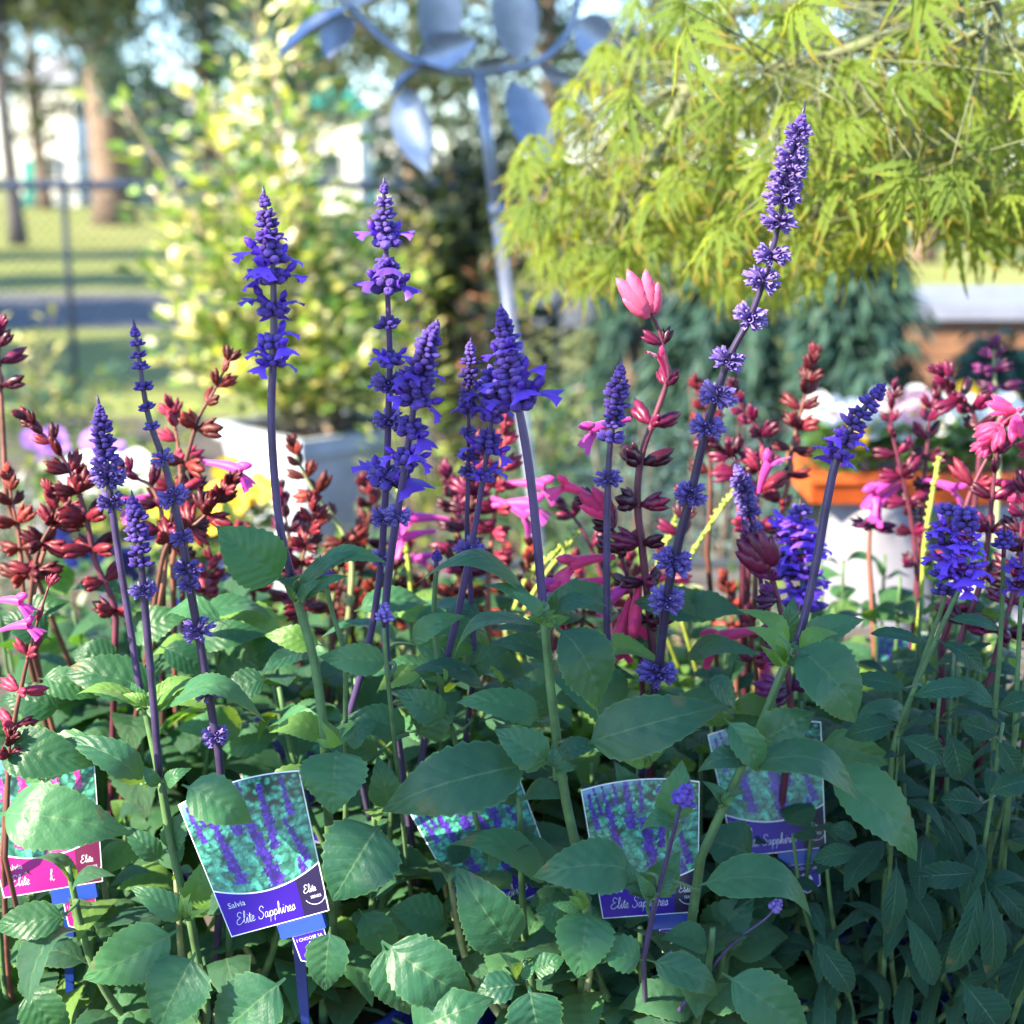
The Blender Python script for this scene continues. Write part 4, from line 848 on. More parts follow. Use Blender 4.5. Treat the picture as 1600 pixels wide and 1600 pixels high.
# ---------------------------------------------------------------- printed plant labels
GLYPH = {
 'E': (1.15, [[(1.0, 1.75), (.75, 2.1), (.3, 1.95), (.25, 1.45), (.7, 1.15), (.2, .9), (-.05, .4), (.25, 0), (.8, .12), (1.15, .5)]]),
 'l': (.55, [[(0, .2), (.35, 1.2), (.45, 2.0), (.3, 2.1), (.2, 1.6), (.25, .3), (.4, 0), (.6, .2)]]),
 'i': (.5, [[(0, .2), (.25, .95), (.24, .2), (.38, 0), (.55, .2)], [(.3, 1.35), (.36, 1.42)]]),
 't': (.5, [[(0, .2), (.3, 1.6), (.25, .3), (.38, 0), (.55, .2)], [(.02, 1.1), (.58, 1.2)]]),
 'e': (.65, [[(0, .2), (.45, .55), (.4, .95), (.15, .8), (.1, .3), (.35, 0), (.7, .2)]]),
 'S': (1.1, [[(1.0, 1.7), (.75, 2.15), (.3, 1.95), (.3, 1.5), (.75, 1.0), (.85, .45), (.5, 0), (.05, .1), (-.05, .5)]]),
 'a': (.85, [[(.6, .85), (.3, .97), (.05, .5), (.2, .03), (.45, .25), (.6, .9), (.58, .25), (.72, 0), (.9, .2)]]),
 'p': (.8, [[(0, .3), (.2, .95), (.1, -.9), (.2, .6), (.5, .97), (.65, .5), (.4, .03), (.28, .12), (.8, .2)]]),
 'h': (.8, [[(0, .2), (.3, 1.4), (.35, 2.05), (.2, 2.0), (.14, 0), (.3, .8), (.5, .9), (.53, .2), (.68, 0), (.85, .2)]]),
 'r': (.65, [[(0, .2), (.2, 1.05), (.35, .85), (.5, .85), (.46, .2), (.6, 0), (.7, .2)]]),
 's': (.6, [[(0, .2), (.35, 1.0), (.5, .4), (.3, 0), (.05, .1), (.65, .2)]]),
 'k': (.8, [[(0, .2), (.3, 1.6), (.3, 2.05), (.15, 1.9), (.15, 0), (.2, .5), (.55, .9), (.3, .55), (.6, 0), (.85, .2)]]),
 ' ': (.75, [])}
def script_text(mb, text, x, y, size, width, slope=0.0, slant=0.16):
    for ch in text:
        adv, strokes = GLYPH[ch]
        for st_ in strokes:
            P = catmull([Vector((x + (a + b * slant) * size, y + b * size + (x + a * size) * slope, 0)) for a, b in st_], 5)
            vs = []; fs = []
            for i, p in enumerate(P):
                t = (P[min(i + 1, len(P) - 1)] - P[max(i - 1, 0)]); t = t.normalized() if t.length > 0 else Vector((1, 0, 0)); nn = Vector((-t.y, t.x, 0)) * width * size
                vs += [p + nn, p - nn]
            for i in range(len(P) - 1): fs.append((2 * i + 1, 2 * i + 3, 2 * i + 2, 2 * i))
            mb.add(vs, fs)
        x += adv * size
    return x

def block_text(text, size):
    cu = bpy.data.curves.new('lettering', 'FONT'); cu.body = text; cu.size = size; cu.resolution_u = 2
    o = bpy.data.objects.new('lettering', cu); COL.objects.link(o)
    dg = bpy.context.evaluated_depsgraph_get(); me = bpy.data.meshes.new_from_object(o.evaluated_get(dg))
    vs = [tuple(v.co) for v in me.vertices]; fs = [tuple(p.vertices) for p in me.polygons]
    bpy.data.objects.remove(o); bpy.data.curves.remove(cu); bpy.data.meshes.remove(me); return vs, fs
TXT = {t: block_text(t, 1.0) for t in ('Salvia', 'SERIES', 'I CHOOSE SA')}
def add_block(mb, t, x, y, size):
    vs, fs = TXT[t]; mb.add([(x + a * size, y + b * size, c_) for a, b, c_ in vs], fs)

def print_mat():
    m, n, b = newmat('printed_picture'); a = N(n, 'ShaderNodeAttribute'); a.attribute_name = 'Col'
    n.links.new(a.outputs['Color'], b.inputs['Base Color']); b.inputs['Roughness'].default_value = 0.32; return m
M['print'] = print_mat()
def band_mat(name, c0, c1):
    m, n, b = newmat(name); uv = N(n, 'ShaderNodeUVMap'); sp = N(n, 'ShaderNodeSeparateXYZ'); n.links.new(uv.outputs[0], sp.inputs[0])
    n.links.new(ramp(n, sp.outputs[0], [(0.0, c0), (1.0, c1)]), b.inputs['Base Color']); b.inputs['Roughness'].default_value = 0.36; b.inputs['Specular IOR Level'].default_value = 0.25; return m
M['band'] = band_mat('purple_print', (0.040, 0.008, 0.30), (0.022, 0.004, 0.19)); M['panel'] = plain('dark_purple_print', (0.008, 0.003, 0.035), 0.32)
M['band_pink'] = band_mat('pink_print', (0.36, 0.012, 0.17), (0.32, 0.008, 0.15)); M['panel_pink'] = plain('dark_pink_print', (0.09, 0.003, 0.035), 0.32)
M['ink'] = plain('white_ink', (0.55, 0.55, 0.62), 0.4)

TW, TH = 0.096, 0.108
def half(y): return TW / 2 * (0.80 + 0.20 * y / TH)
def yb(s): return TH * (0.245 + 0.09 * (2 * s - 1) ** 2)
def yt(s): return TH * (0.97 + 0.05 * (1 - (2 * s - 1) ** 2))
def picture(pink=False):
    n, k = 96, 104; r = np.random.default_rng(5 if pink else 3)
    s, t = np.meshgrid(np.linspace(0, 1, n), np.linspace(0, 1, k)); X = s.ravel(); T = t.ravel()
    y0 = TH * (0.245 + 0.09 * (2 * X - 1) ** 2) + 0.0006; y1 = TH * (0.97 + 0.05 * (1 - (2 * X - 1) ** 2)) - 0.0008
    Yv = y0 + (y1 - y0) * T; xx = (X * 2 - 1) * (TW / 2 * (0.80 + 0.20 * Yv / TH) - 0.0008)
    # a bed of sea-green leaves
    Q = r.random((460, 2)); rad = 0.022 + 0.05 * (1 - Q[:, 1]); br = r.random(460) ** 1.2
    d = np.sqrt((X[:, None] - Q[None, :, 0]) ** 2 + (T[:, None] - Q[None, :, 1]) ** 2) / rad[None]
    j = d.argmin(1); dd = d[np.arange(len(X)), j]
    lo = np.array((0.003, 0.030, 0.026)); hi = np.array((0.12, 0.60, 0.42)); th = r.random(460)[j] * 6.28; gx = ((X - Q[j, 0]) * np.cos(th) + (T - Q[j, 1]) * np.sin(th)) / rad[j]; q = (np.clip((1.2 - dd) * 1.4, 0.0, 1) * (0.2 + 0.8 * br[j]) * np.clip(0.62 + 0.6 * gx, 0.1, 1) * (1 - 0.35 * (np.abs(gx) < 0.07)))[:, None]
    C = lo + (hi - lo) * q
    sk = np.clip((T - 0.80 - 0.5 * X * 0.5) * 6, 0, 1)[:, None]; C = C * (1 - sk) + np.array((0.14, 0.28, 0.46)) * sk
    pur = np.array((0.018, 0.004, 0.13)); pl = np.array((0.11, 0.035, 0.48))
    Q2 = r.random((1500, 2)); d2 = (X[:, None] - Q2[None, :, 0]) ** 2 + (T[:, None] - Q2[None, :, 1]) ** 2; j2 = d2.argmin(1); rc = r.random(1500)[j2]; rd = r.random(1500)[j2]; cell = np.clip(1.3 - np.sqrt(d2[np.arange(len(X)), j2]) * 45, 0.3, 1)
    if pink: pur, pl = np.array((0.30, 0.01, 0.16)), np.array((0.6, 0.1, 0.4))
    for (x0, t0, x1, t1, w_) in ((0.60, 0.02, 0.50, 0.62, 0.085), (0.28, 0.10, 0.20, 0.80, 0.06), (0.66, 0.35, 0.66, 0.92, 0.055), (0.40, 0.55, 0.38, 0.99, 0.05), (0.08, 0.55, 0.05, 0.93, 0.03), (0.13, 0.7, 0.10, 1.0, 0.018), (0.2, 0.75, 0.17, 1.0, 0.02), (0.92, 0.1, 0.80, 0.55, 0.04), (0.86, 0.02, 0.84, 0.15, 0.04), (0.86, 0.6, 0.85, 0.95, 0.035), (0.28, 0.8, 0.27, 1.0, 0.02), (0.5, 0.7, 0.5, 0.98, 0.03)):
        u = np.clip((T - t0) / (t1 - t0), 0, 1); cx = x0 + (x1 - x0) * u
        dist = np.abs(X - cx) / (w_ * (1 - 0.55 * u)); inside = (T > t0 - 0.02) & (T < t1 + 0.02) & (dist < 0.45 + 0.95 * rc)
        f = (rd ** 1.6 * cell)[:, None]; C = np.where(inside[:, None], pur + (pl - pur) * f, C)
    mb = MB(); mb.v = [(float(a), float(b), 0.0) for a, b in zip(xx, Yv)]; mb.uv = [(float(a), float(b)) for a, b in zip(X, T)]
    mb.f = [(j * n + i, j * n + i + 1, (j + 1) * n + i + 1, (j + 1) * n + i) for j in range(k - 1) for i in range(n - 1)]; mb.m = [0] * len(mb.f)
    me = mb.mesh('picture', M['print'], smooth=False); ca = me.color_attributes.new('Col', 'FLOAT_COLOR', 'POINT')
    ca.data.foreach_set('color', np.hstack([C, np.ones((len(C), 1))]).astype(np.float32).ravel()); return me
PIC = {False: picture(), True: picture(True)}

def strip(s0, s1, n, lo, hi, ins=0.0008):
    "a band of the card between two height curves"
    mb = MB(); vs = []; uv = []
    for i in range(n + 1):
        s = s0 + (s1 - s0) * i / n
        for q in (0, 1):
            y = lo(s) if q == 0 else hi(s); vs.append(((2 * s - 1) * (half(y) - ins), y, 0)); uv.append(((s - s0) / (s1 - s0), q))
    mb.add(vs, [(2 * i, 2 * i + 2, 2 * i + 3, 2 * i + 1) for i in range(n)], uv); return mb

def plant_label(px, py, Y, roll, yaw, pitch, label, foot, scale=1.0, pink=False, words='Elite Sapphires'):
    o = at(px, py, Y); e = empty('plant_label', at(foot[0], foot[1], foot[2]), label, 'label', 'printed plant labels among the sages')
    R = Matrix.Rotation(math.radians(yaw), 4, 'Z') @ Matrix.Rotation(PI / 2 + math.radians(pitch), 4, 'X') @ Matrix.Rotation(math.radians(roll), 4, 'Z')
    T = Matrix.Translation(o) @ R @ Matrix.Scale(scale, 4) @ Matrix.Translation((0, -TH * 0.5, 0))
    up = lambda h: T @ Matrix.Translation((0, 0, h))
    mb = MB(); n = 24; bot = []; top = []
    for i in range(n + 1):
        s = i / n; bot.append(((2 * s - 1) * half(0), 0.0)); top.append(((2 * s - 1) * half(yt(s)), yt(s)))
    vs = [(x, y, 0) for x, y in bot] + [(x, y, 0) for x, y in top]; m2 = len(vs); vs += [(x, y, -0.0007) for x, y, _ in vs]
    fs = []
    for i in range(n):
        a, b, c_, d = i, i + 1, n + 2 + i, n + 1 + i
        fs += [(a, b, c_, d), (a + m2, d + m2, c_ + m2, b + m2), (a, a + m2, b + m2, b), (d, c_, c_ + m2, d + m2)]
    fs += [(0, n + 1, n + 1 + m2, m2), (n, n + m2, 2 * n + 1 + m2, 2 * n + 1)]
    mb.add(vs, fs); card = put('card', mb.mesh('card', M['white'], smooth=False), e, up(0))
    put('picture', PIC[pink], card, up(0.0003))
    lo = lambda s: 0.0008; hi = lambda s: yb(s) - 0.0006
    put('band', strip(0, 0.76, 20, lo, hi).mesh('band', M['band_pink' if pink else 'band'], False), card, up(0.0003))
    put('series_panel', strip(0.76, 1, 8, lo, hi).mesh('series_panel', M['panel_pink' if pink else 'panel'], False), card, up(0.0003))
    mb = MB(); add_block(mb, 'Salvia', -0.034, 0.0205, 0.0062)
    script_text(mb, words, -0.031, 0.0075, 0.0042 if len(words) > 8 else 0.0048, 0.05)
    cx, cy = 0.0315, 0.0165
    script_text(mb, 'Elite', cx - 0.0072, cy + 0.0005, 0.0028, 0.07); add_block(mb, 'SERIES', cx - 0.0035, cy - 0.0045, 0.0030)
    ring = [(cx + 0.0085 * math.cos(a), cy - 0.001 + 0.0085 * math.sin(a)) for a in np.linspace(3.6, 5.9, 20)]
    vs = []
    for x, y in ring: vs += [(x, y, 0), (cx + (x - cx) * 0.95, cy - 0.001 + (y - cy + 0.001) * 0.95, 0)]
    mb.add(vs, [(2 * i, 2 * i + 2, 2 * i + 3, 2 * i + 1) for i in range(len(ring) - 1)])
    put('lettering', mb.mesh('lettering', M['ink'], False), card, up(0.0005))
    # clip, tab and stake
    mb = MB(); mb.box((-0.002, -0.011, -0.004), (0.033, 0.004, -0.0009)); mb.box((-0.002, -0.011, -0.0009), (0.033, -0.0005, 0.0022)); put('clip', mb.mesh('clip', M['stake'], False), e, up(0))
    tb = [(0.006, -0.0112), (0.031, -0.0112), (0.030, -0.030), (0.019, -0.036), (0.007, -0.030)]
    mb = MB(); mb.add([(x, y, 0.0008) for x, y in tb] + [(x, y, 0) for x, y in tb], [tuple(range(5))[::-1], tuple(range(5, 10))] + [(i, (i + 1) % 5, 5 + (i + 1) % 5, 5 + i) for i in range(5)])
    tab = put('tab', mb.mesh('tab', M['white'], False), e, up(0))
    cxm, cym = 0.0186, -0.021; tb2 = [(cxm + (x - cxm) * 0.94, cym + (y - cym) * 0.94) for x, y in tb]
    mb = MB(); mb.add([(x, y, 0) for x, y in tb2], [tuple(range(5))[::-1]]); put('tab_print', mb.mesh('tab_print', M['band_pink' if pink else 'band'], False), tab, up(0.0012))
    mb = MB(); add_block(mb, 'I CHOOSE SA', 0.0085, -0.0162, 0.0034)
    aus = [(0.0, .35), (.12, .62), (.3, .78), (.42, .95), (.58, .92), (.62, .74), (.74, .98), (.82, .66), (1.0, .36), (.96, .1), (.8, 0), (.66, .1), (.56, .26), (.4, .26), (.12, .14)]
    mb.add([(0.0135 + x * 0.0105, -0.0275 + y * 0.0105, 0) for x, y in aus], [tuple(range(len(aus)))[::-1]])
    put('tab_lettering', mb.mesh('tab_lettering', M['ink'], False), tab, up(0.0014))
    a = T @ Vector((0.010, -0.006, -0.005)); f = at(foot[0], foot[1], foot[2])
    d = (f - a).normalized(); sd = d.cross(Vector((0, -1, 0))).normalized() * 0.0042 * scale; th = d.cross(sd).normalized() * 0.0015
    mb = MB(); vs = []
    for p, wq in ((a, 1.0), (a.lerp(f, 0.5), 0.9), (a.lerp(f, 0.85), 0.7), (f, 0.12)): vs += [p + sd * wq + th, p - sd * wq + th, p - sd * wq - th, p + sd * wq - th]
    fs = [(4 * i + j, 4 * i + (j + 1) % 4, 4 * i + 4 + (j + 1) % 4, 4 * i + 4 + j) for i in range(3) for j in range(4)] + [(3, 2, 1, 0), (12, 13, 14, 15)]
    mb.add(vs, fs); put('stake', mb.mesh('stake', M['stake'], False), e)
    return e
plant_label(404, 1334, 1.0, 18, -6, -10, 'purple label reading Elite Sapphires in full, tilted, its blue stake and tab showing', (482, 1650, 1.10), 1.0)
plant_label(1008, 1326, 1.075, 5, -2, -12, 'purple label half hidden behind the small violet bud and two broad leaves', (1030, 1600, 1.13), 0.98)
plant_label(762, 1318, 1.12, 22, 8, -25, 'purple label almost covered by large leaves, only its corner lettering showing', (800, 1560, 1.20), 1.0)
plant_label(1206, 1232, 1.16, 8, -4, -14, 'purple label in shade whose dark series panel shows beside the narrow leaved sage', (1235, 1580, 1.22), 1.0)
plant_label(66, 1284, 1.07, 8, 4, -12, 'pink label with white script partly covered by a leaf', (110, 1600, 1.12), 1.0, True, 'Elite Pi  k'.replace('P', ' ').replace('i  ', '   '))
plant_label(1420, 1060, 1.50, -6, 10, -20, 'teal picture of a label peeking out between dark red stems', (1430, 1260, 1.52), 0.9)
plant_label(1120, 1175, 1.42, 10, 5, -12, 'pink edged label standing upright behind the drooping crimson flowers', (1130, 1380, 1.45), 0.9, True, 'Elite')
plant_label(440, 1195, 1.30, 14, 5, -15, 'purple label deep in shade behind the lit leaves above the tilted label', (455, 1400, 1.36), 0.9)
# ---------------------------------------------------------------- foliage as real leaf faces
def foliage_obj(name, parent, P, D, L, Wd, C, mat='foliage', fold=0.25):
    "one mesh of many folded leaves: P base points, D directions, L lengths, Wd width ratio, C colours"
    P = np.asarray(P, float); D = np.asarray(D, float); n = len(P); D /= np.linalg.norm(D, axis=1)[:, None] + 1e-9
    up = nrg.normal(0, 0.45, (n, 3)) + np.array((0, 0, 1.0)); s = np.cross(D, up); s /= np.linalg.norm(s, axis=1)[:, None] + 1e-9; nn = np.cross(s, D)
    L = np.broadcast_to(np.asarray(L, float), (n,))[:, None]; w_ = L * np.broadcast_to(np.asarray(Wd, float), (n,))[:, None] / 2
    V = np.stack([P, P + D * L * 0.45 + s * w_ + nn * w_ * fold, P + D * L - nn * L * 0.08, P + D * L * 0.45 - s * w_ + nn * w_ * fold, P + D * L * 0.5], 1).reshape(-1, 3)
    o = np.arange(n)[:, None] * 5
    F_ = np.concatenate([np.stack([o + 0, o + 1, o + 4], -1), np.stack([o + 1, o + 2, o + 4], -1), np.stack([o + 2, o + 3, o + 4], -1), np.stack([o + 3, o + 0, o + 4], -1)], 1).reshape(-1, 3)
    me = bpy.data.meshes.new(name); me.vertices.add(len(V)); me.vertices.foreach_set('co', V.astype(np.float32).ravel())
    me.loops.add(F_.size); me.loops.foreach_set('vertex_index', F_.astype(np.int32).ravel()); me.polygons.add(len(F_))
    me.polygons.foreach_set('loop_start', np.arange(0, F_.size, 3, dtype=np.int32)); me.polygons.foreach_set('loop_total', np.full(len(F_), 3, dtype=np.int32))
    me.update(calc_edges=True)
    ca = me.color_attributes.new('Col', 'FLOAT_COLOR', 'POINT'); Cc = np.repeat(np.hstack([np.asarray(C, float), np.ones((n, 1))]), 5, 0)
    ca.data.foreach_set('color', Cc.astype(np.float32).ravel()); me.materials.append(M[mat])
    ob = put(name, me, parent); ob['kind'] = 'stuff'; return ob

def pick(cols, n, jit=0.25):
    c_ = np.asarray(cols)[nrg.integers(0, len(cols), n)]; return np.clip(c_ * (1 + nrg.uniform(-jit, jit, (n, 1))), 0, 1)

def ball(n, c, r, shell=0.35):
    d = nrg.normal(size=(n, 3)); d /= np.linalg.norm(d, axis=1)[:, None]; q = nrg.random((n, 1)) ** shell
    return np.asarray(c) + d * q * np.asarray(r), d

def limb_tree(name, base, h, trunk_r, lobes, leaf, cols, label, cat='tree', mat='foliage', bark='bark', n=9000, droop=0.1, lean=(0, 0), group=None, wd=0.5, shell=0.35):
    "a tree: tapered trunk, limbs into each lobe of the crown, leaves through each lobe's volume with gaps between lobes"
    e = empty(name, base, label, cat, group); b = Vector(base); mb = MB()
    top = b + Vector((lean[0], lean[1], h)); P = catmull([b, b.lerp(top, 0.35) + Vector((rnd.uniform(-.02, .02) * h, 0, 0)), b.lerp(top, 0.7), top], 5)
    mb.tube(P, [trunk_r * (1.25 if i == 0 else 1 - 0.75 * i / len(P)) for i in range(len(P))], 9)
    tr = put('trunk', mb.mesh('trunk', M[bark]), e)
    tot = sum(l[3] * l[4] * l[5] for l in lobes); Ps = []; Ds = []
    for (x, y, z, rx, ry, rz) in lobes:
        c_ = Vector((b.x + x, b.y + y, b.z + z)); t = max(0.25, min(0.95, (z - 0.5 * rz) / h)); o = P[int(t * (len(P) - 1))]
        mb = MB(); mb.tube(catmull([o, o.lerp(c_, 0.5) + Vector((0, 0, 0.05 * h * rnd.uniform(-.5, 1))), c_], 4), [trunk_r * 0.42, trunk_r * 0.4, trunk_r * 0.36, trunk_r * 0.32, trunk_r * .28, trunk_r * .22, trunk_r * .18, trunk_r * .14, trunk_r * 0.08], 6); put('limb', mb.mesh('limb', M[bark]), e)
        k = max(30, int(n * rx * ry * rz / tot)); p, d = ball(k, c_, (rx, ry, rz), shell)
        # clumps: pull leaves towards random twig ends so that light shows between
        tw, _ = ball(max(6, k // 28), c_, (rx, ry, rz), 0.4); j = nrg.integers(0, len(tw), k); p = tw[j] + (nrg.normal(0, 0.16, (k, 3)) * min(rx, ry, rz))
        d = (p - np.asarray(c_)) / np.array((rx, ry, rz)) + nrg.normal(0, 0.6, (k, 3)); d[:, 2] -= droop
        Ps.append(p); Ds.append(d)
    Pn = np.vstack(Ps); m_ = len(Pn)
    foliage_obj('crown', e, Pn, np.vstack(Ds), leaf * nrg.uniform(0.6, 1.25, m_), wd, pick(cols, m_), mat)
    return e

# ---------------------------------------------------------------- unseen trees added out of view to shade the front row and ornament
E1 = Vector((-SUN.y, SUN.x, 0)).normalized() ; E1 = E1 if E1.x > 0 else -E1; E2 = SUN.cross(E1).normalized(); E2 = E2 if E2.z > 0 else -E2
def on_ray(u, v, t): return E1 * u + E2 * v + SUN * t
lob = []; tb = Vector((-2.6, -0.5, 0))
for (u, v, t, q) in ((-0.86, 1.20, 3.4, .14), (-0.74, 1.19, 3.5, .15), (-0.60, 1.17, 3.4, .16), (-0.45, 1.2, 3.6, .19), (-0.78, 1.32, 3.5, .12), (-0.64, 1.36, 3.4, .15), (-0.46, 1.42, 3.6, .2)):  # crown lobes set along sun rays to shape the shade
    p = on_ray(u, v, t) - tb; lob.append((p.x, p.y, p.z, q, q, q))
limb_tree('unseen_shade_tree', tb, 2.9, 0.05, lob, 0.085, [(0.04, 0.09, 0.03), (0.06, 0.12, 0.035), (0.05, 0.1, 0.04)], 'unseen slender tree added beside the bench, crown shaped to shade the blue sages', n=5200, wd=0.6)

tb = Vector((-3.15, 0.75, 0)); lob = []  # another unseen tree, added so the ornament falls in shade
for (u, v, t, q) in ((-2.30, 2.20, 4.0, .24), (-2.5, 2.35, 4.2, .24), (-2.1, 2.4, 4.1, .22), (-2.35, 2.55, 3.9, .26), (-2.2, 2.05, 4.0, .16), (-2.48, 2.1, 4.0, .16)):
    p = on_ray(u, v, t) - tb; lob.append((p.x, p.y, p.z, q, q, q))
limb_tree('unseen_shade_tree', tb, 3.9, 0.06, lob, 0.09, [(0.04, 0.09, 0.03), (0.06, 0.12, 0.035), (0.05, 0.1, 0.04)], 'taller unseen tree added out of view to shade the metal ornament', n=3200, wd=0.6)

# ---------------------------------------------------------------- far lawn: fence, trunks, houses
M['fence'] = plain('fence_steel', (0.035, 0.05, 0.085), 0.5, 0.2, 10, metal=0.2)
FY = 9.6
fe = empty('chain_fence', (-4, FY, 0), 'dark chain link fence with a round top rail along the lawn', 'fence')
ZR = 1.33
mb = MB(); mb.tube([(-9, FY, ZR), (-4, FY, ZR - 0.004), (1.6, FY, ZR)], 0.03, 8); put('top_rail', mb.mesh('top_rail', M['fence']), fe)
for x in (-6.1, -2.86, 0.3): mb = MB(); mb.tube([(x, FY + 0.042, 0), (x, FY + 0.042, ZR + 0.16)], 0.022, 8); put('post', mb.mesh('post', M['fence']), fe)
mb = MB(); dx = 0.066; x = -9.0
while x < 1.6:
    for s_ in (1, -1):
        a = Vector((x, FY - 0.034, 0.03)); b = Vector((x + s_ * 1.28, FY - 0.034, 1.31)); w_ = 0.0036
        mb.add([a + Vector((w_, 0, 0)), a + Vector((-w_, 0.002, 0)), a + Vector((0, -0.006, 0)), b + Vector((w_, 0, 0)), b + Vector((-w_, 0.002, 0)), b + Vector((0, -0.006, 0))], [(0, 1, 4, 3), (1, 2, 5, 4), (2, 0, 3, 5)])
    x += dx
mm = put('wire_mesh', mb.mesh('wire_mesh', M['fence'], False), fe); mm['kind'] = 'stuff'

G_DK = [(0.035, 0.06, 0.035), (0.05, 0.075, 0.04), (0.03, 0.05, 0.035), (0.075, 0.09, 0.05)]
G_OL = [(0.10, 0.12, 0.05), (0.07, 0.10, 0.05), (0.14, 0.14, 0.07), (0.05, 0.08, 0.04)]
G_BL = [(0.05, 0.105, 0.10), (0.035, 0.08, 0.08), (0.07, 0.13, 0.12)]
pt = at(180, 330, 42); limb_tree('pine_tree', (pt.x, 42, 0), 15, 0.55, [(-2, 0, 5.6, 2.6, 2, 1.4), (2.5, 0, 6.5, 2.6, 2, 1.5), (0, 1, 8, 3.5, 2.4, 1.6), (-3.5, -1, 7.8, 2.4, 2, 1.6), (3.6, 0, 9, 2.6, 2, 1.6), (0, 0, 11, 4, 3, 2), (0.6, -1, 5.2, 1.6, 1.4, 1.2)], 0.42, G_OL + G_DK, 'big pine with reddish trunk standing on the lawn beyond the fence', bark='bark', n=7000, wd=0.35)
pt = at(28, 362, 30); limb_tree('lawn_tree', (pt.x, 30, 0), 9, 0.17, [(-1, 0, 5, 1.6, 1.5, 1.1), (1.1, 0.5, 4.7, 1.4, 1.3, 1.0), (0, 0, 6.6, 2.2, 2, 1.3), (2.2, 0, 6, 1.4, 1.2, 1.0), (-2, 0, 6.6, 1.5, 1.4, 1.1)], 0.3, G_OL + G_DK, 'thin dark trunked tree on the lawn near the white house', bark='bark_dark', n=5000)
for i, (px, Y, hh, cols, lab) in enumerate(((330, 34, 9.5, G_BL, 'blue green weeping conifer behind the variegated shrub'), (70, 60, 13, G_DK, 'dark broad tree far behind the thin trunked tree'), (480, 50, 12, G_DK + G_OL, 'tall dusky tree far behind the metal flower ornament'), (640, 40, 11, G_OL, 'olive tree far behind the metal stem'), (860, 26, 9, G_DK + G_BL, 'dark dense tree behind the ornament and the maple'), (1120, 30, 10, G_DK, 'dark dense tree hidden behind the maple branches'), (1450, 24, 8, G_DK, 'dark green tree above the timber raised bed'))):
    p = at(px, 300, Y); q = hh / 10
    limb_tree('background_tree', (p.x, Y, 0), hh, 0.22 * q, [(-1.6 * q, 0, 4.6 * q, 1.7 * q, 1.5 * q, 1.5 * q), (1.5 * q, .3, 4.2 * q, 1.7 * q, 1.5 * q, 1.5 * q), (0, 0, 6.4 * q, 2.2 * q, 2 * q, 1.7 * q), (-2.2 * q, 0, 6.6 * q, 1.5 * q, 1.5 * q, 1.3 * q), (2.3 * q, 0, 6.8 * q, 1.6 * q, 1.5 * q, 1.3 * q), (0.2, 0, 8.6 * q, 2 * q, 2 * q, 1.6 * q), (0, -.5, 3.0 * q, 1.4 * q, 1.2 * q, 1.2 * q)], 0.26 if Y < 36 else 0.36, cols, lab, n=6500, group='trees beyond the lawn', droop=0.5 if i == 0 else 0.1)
# a clipped hedge of trees closing the lawn
he = empty('far_hedge', (-6, 62, 0), 'mixed dusky hedge closing the far side of the lawn', 'hedge')
for x in np.linspace(-42, 40, 34): mb = MB(); mb.tube([(x, 62.5, 0), (x + .2, 62.5, 1.6), (x, 62.4, 3.2)], [0.12, 0.09, 0.03], 6); put('trunk', mb.mesh('trunk', M['bark']), he)
k = 16000; P = np.stack([nrg.uniform(-42, 40, k), 62 + nrg.normal(0, .7, k), 0.2 + 5.6 * nrg.random(k) ** 0.8], 1); P[:, 2] *= 0.8 + 0.35 * np.sin(P[:, 0] * 0.5) * np.sin(P[:, 0] * 0.23 + 1); keep = ~(((P[:, 0] > -23) & (P[:, 0] < -17.2)) | ((P[:, 0] > -9.6) & (P[:, 0] < -6.4)))
foliage_obj('foliage', he, P[keep], nrg.normal(0, 1, (int(keep.sum()), 3)), 0.5 * nrg.uniform(.6, 1.2, int(keep.sum())), 0.6, pick(G_OL + [(0.16, 0.17, 0.09)], int(keep.sum())))
# trees left of the view that throw the long shadows over the lawn and path
for (x, y, hh, lab) in ((-9.6, 7.6, 6.5, 'round lawn tree whose shadow falls behind the chain fence'), (-10.8, 11.6, 7.0, 'round lawn tree whose shadow falls across the asphalt path'), (-12.2, 16.4, 7, 'round lawn tree whose shadow lies just beyond the path'), (-14.0, 22.4, 7.5, 'round lawn tree whose shadow bands the far lawn')):
    q = hh / 8
    limb_tree('lawn_tree', (x, y, 0), hh, 0.16, [(0, 0, 4.6 * q, 2.2, 1.1, 1.3), (-1.6, 0.3, 4.2 * q, 1.6, 0.9, 1.0), (1.6, -.2, 4.4 * q, 1.7, 0.9, 1.0), (0, 0, 6.2 * q, 1.6, 1.0, 1.0)], 0.34, G_OL, lab, n=3400)

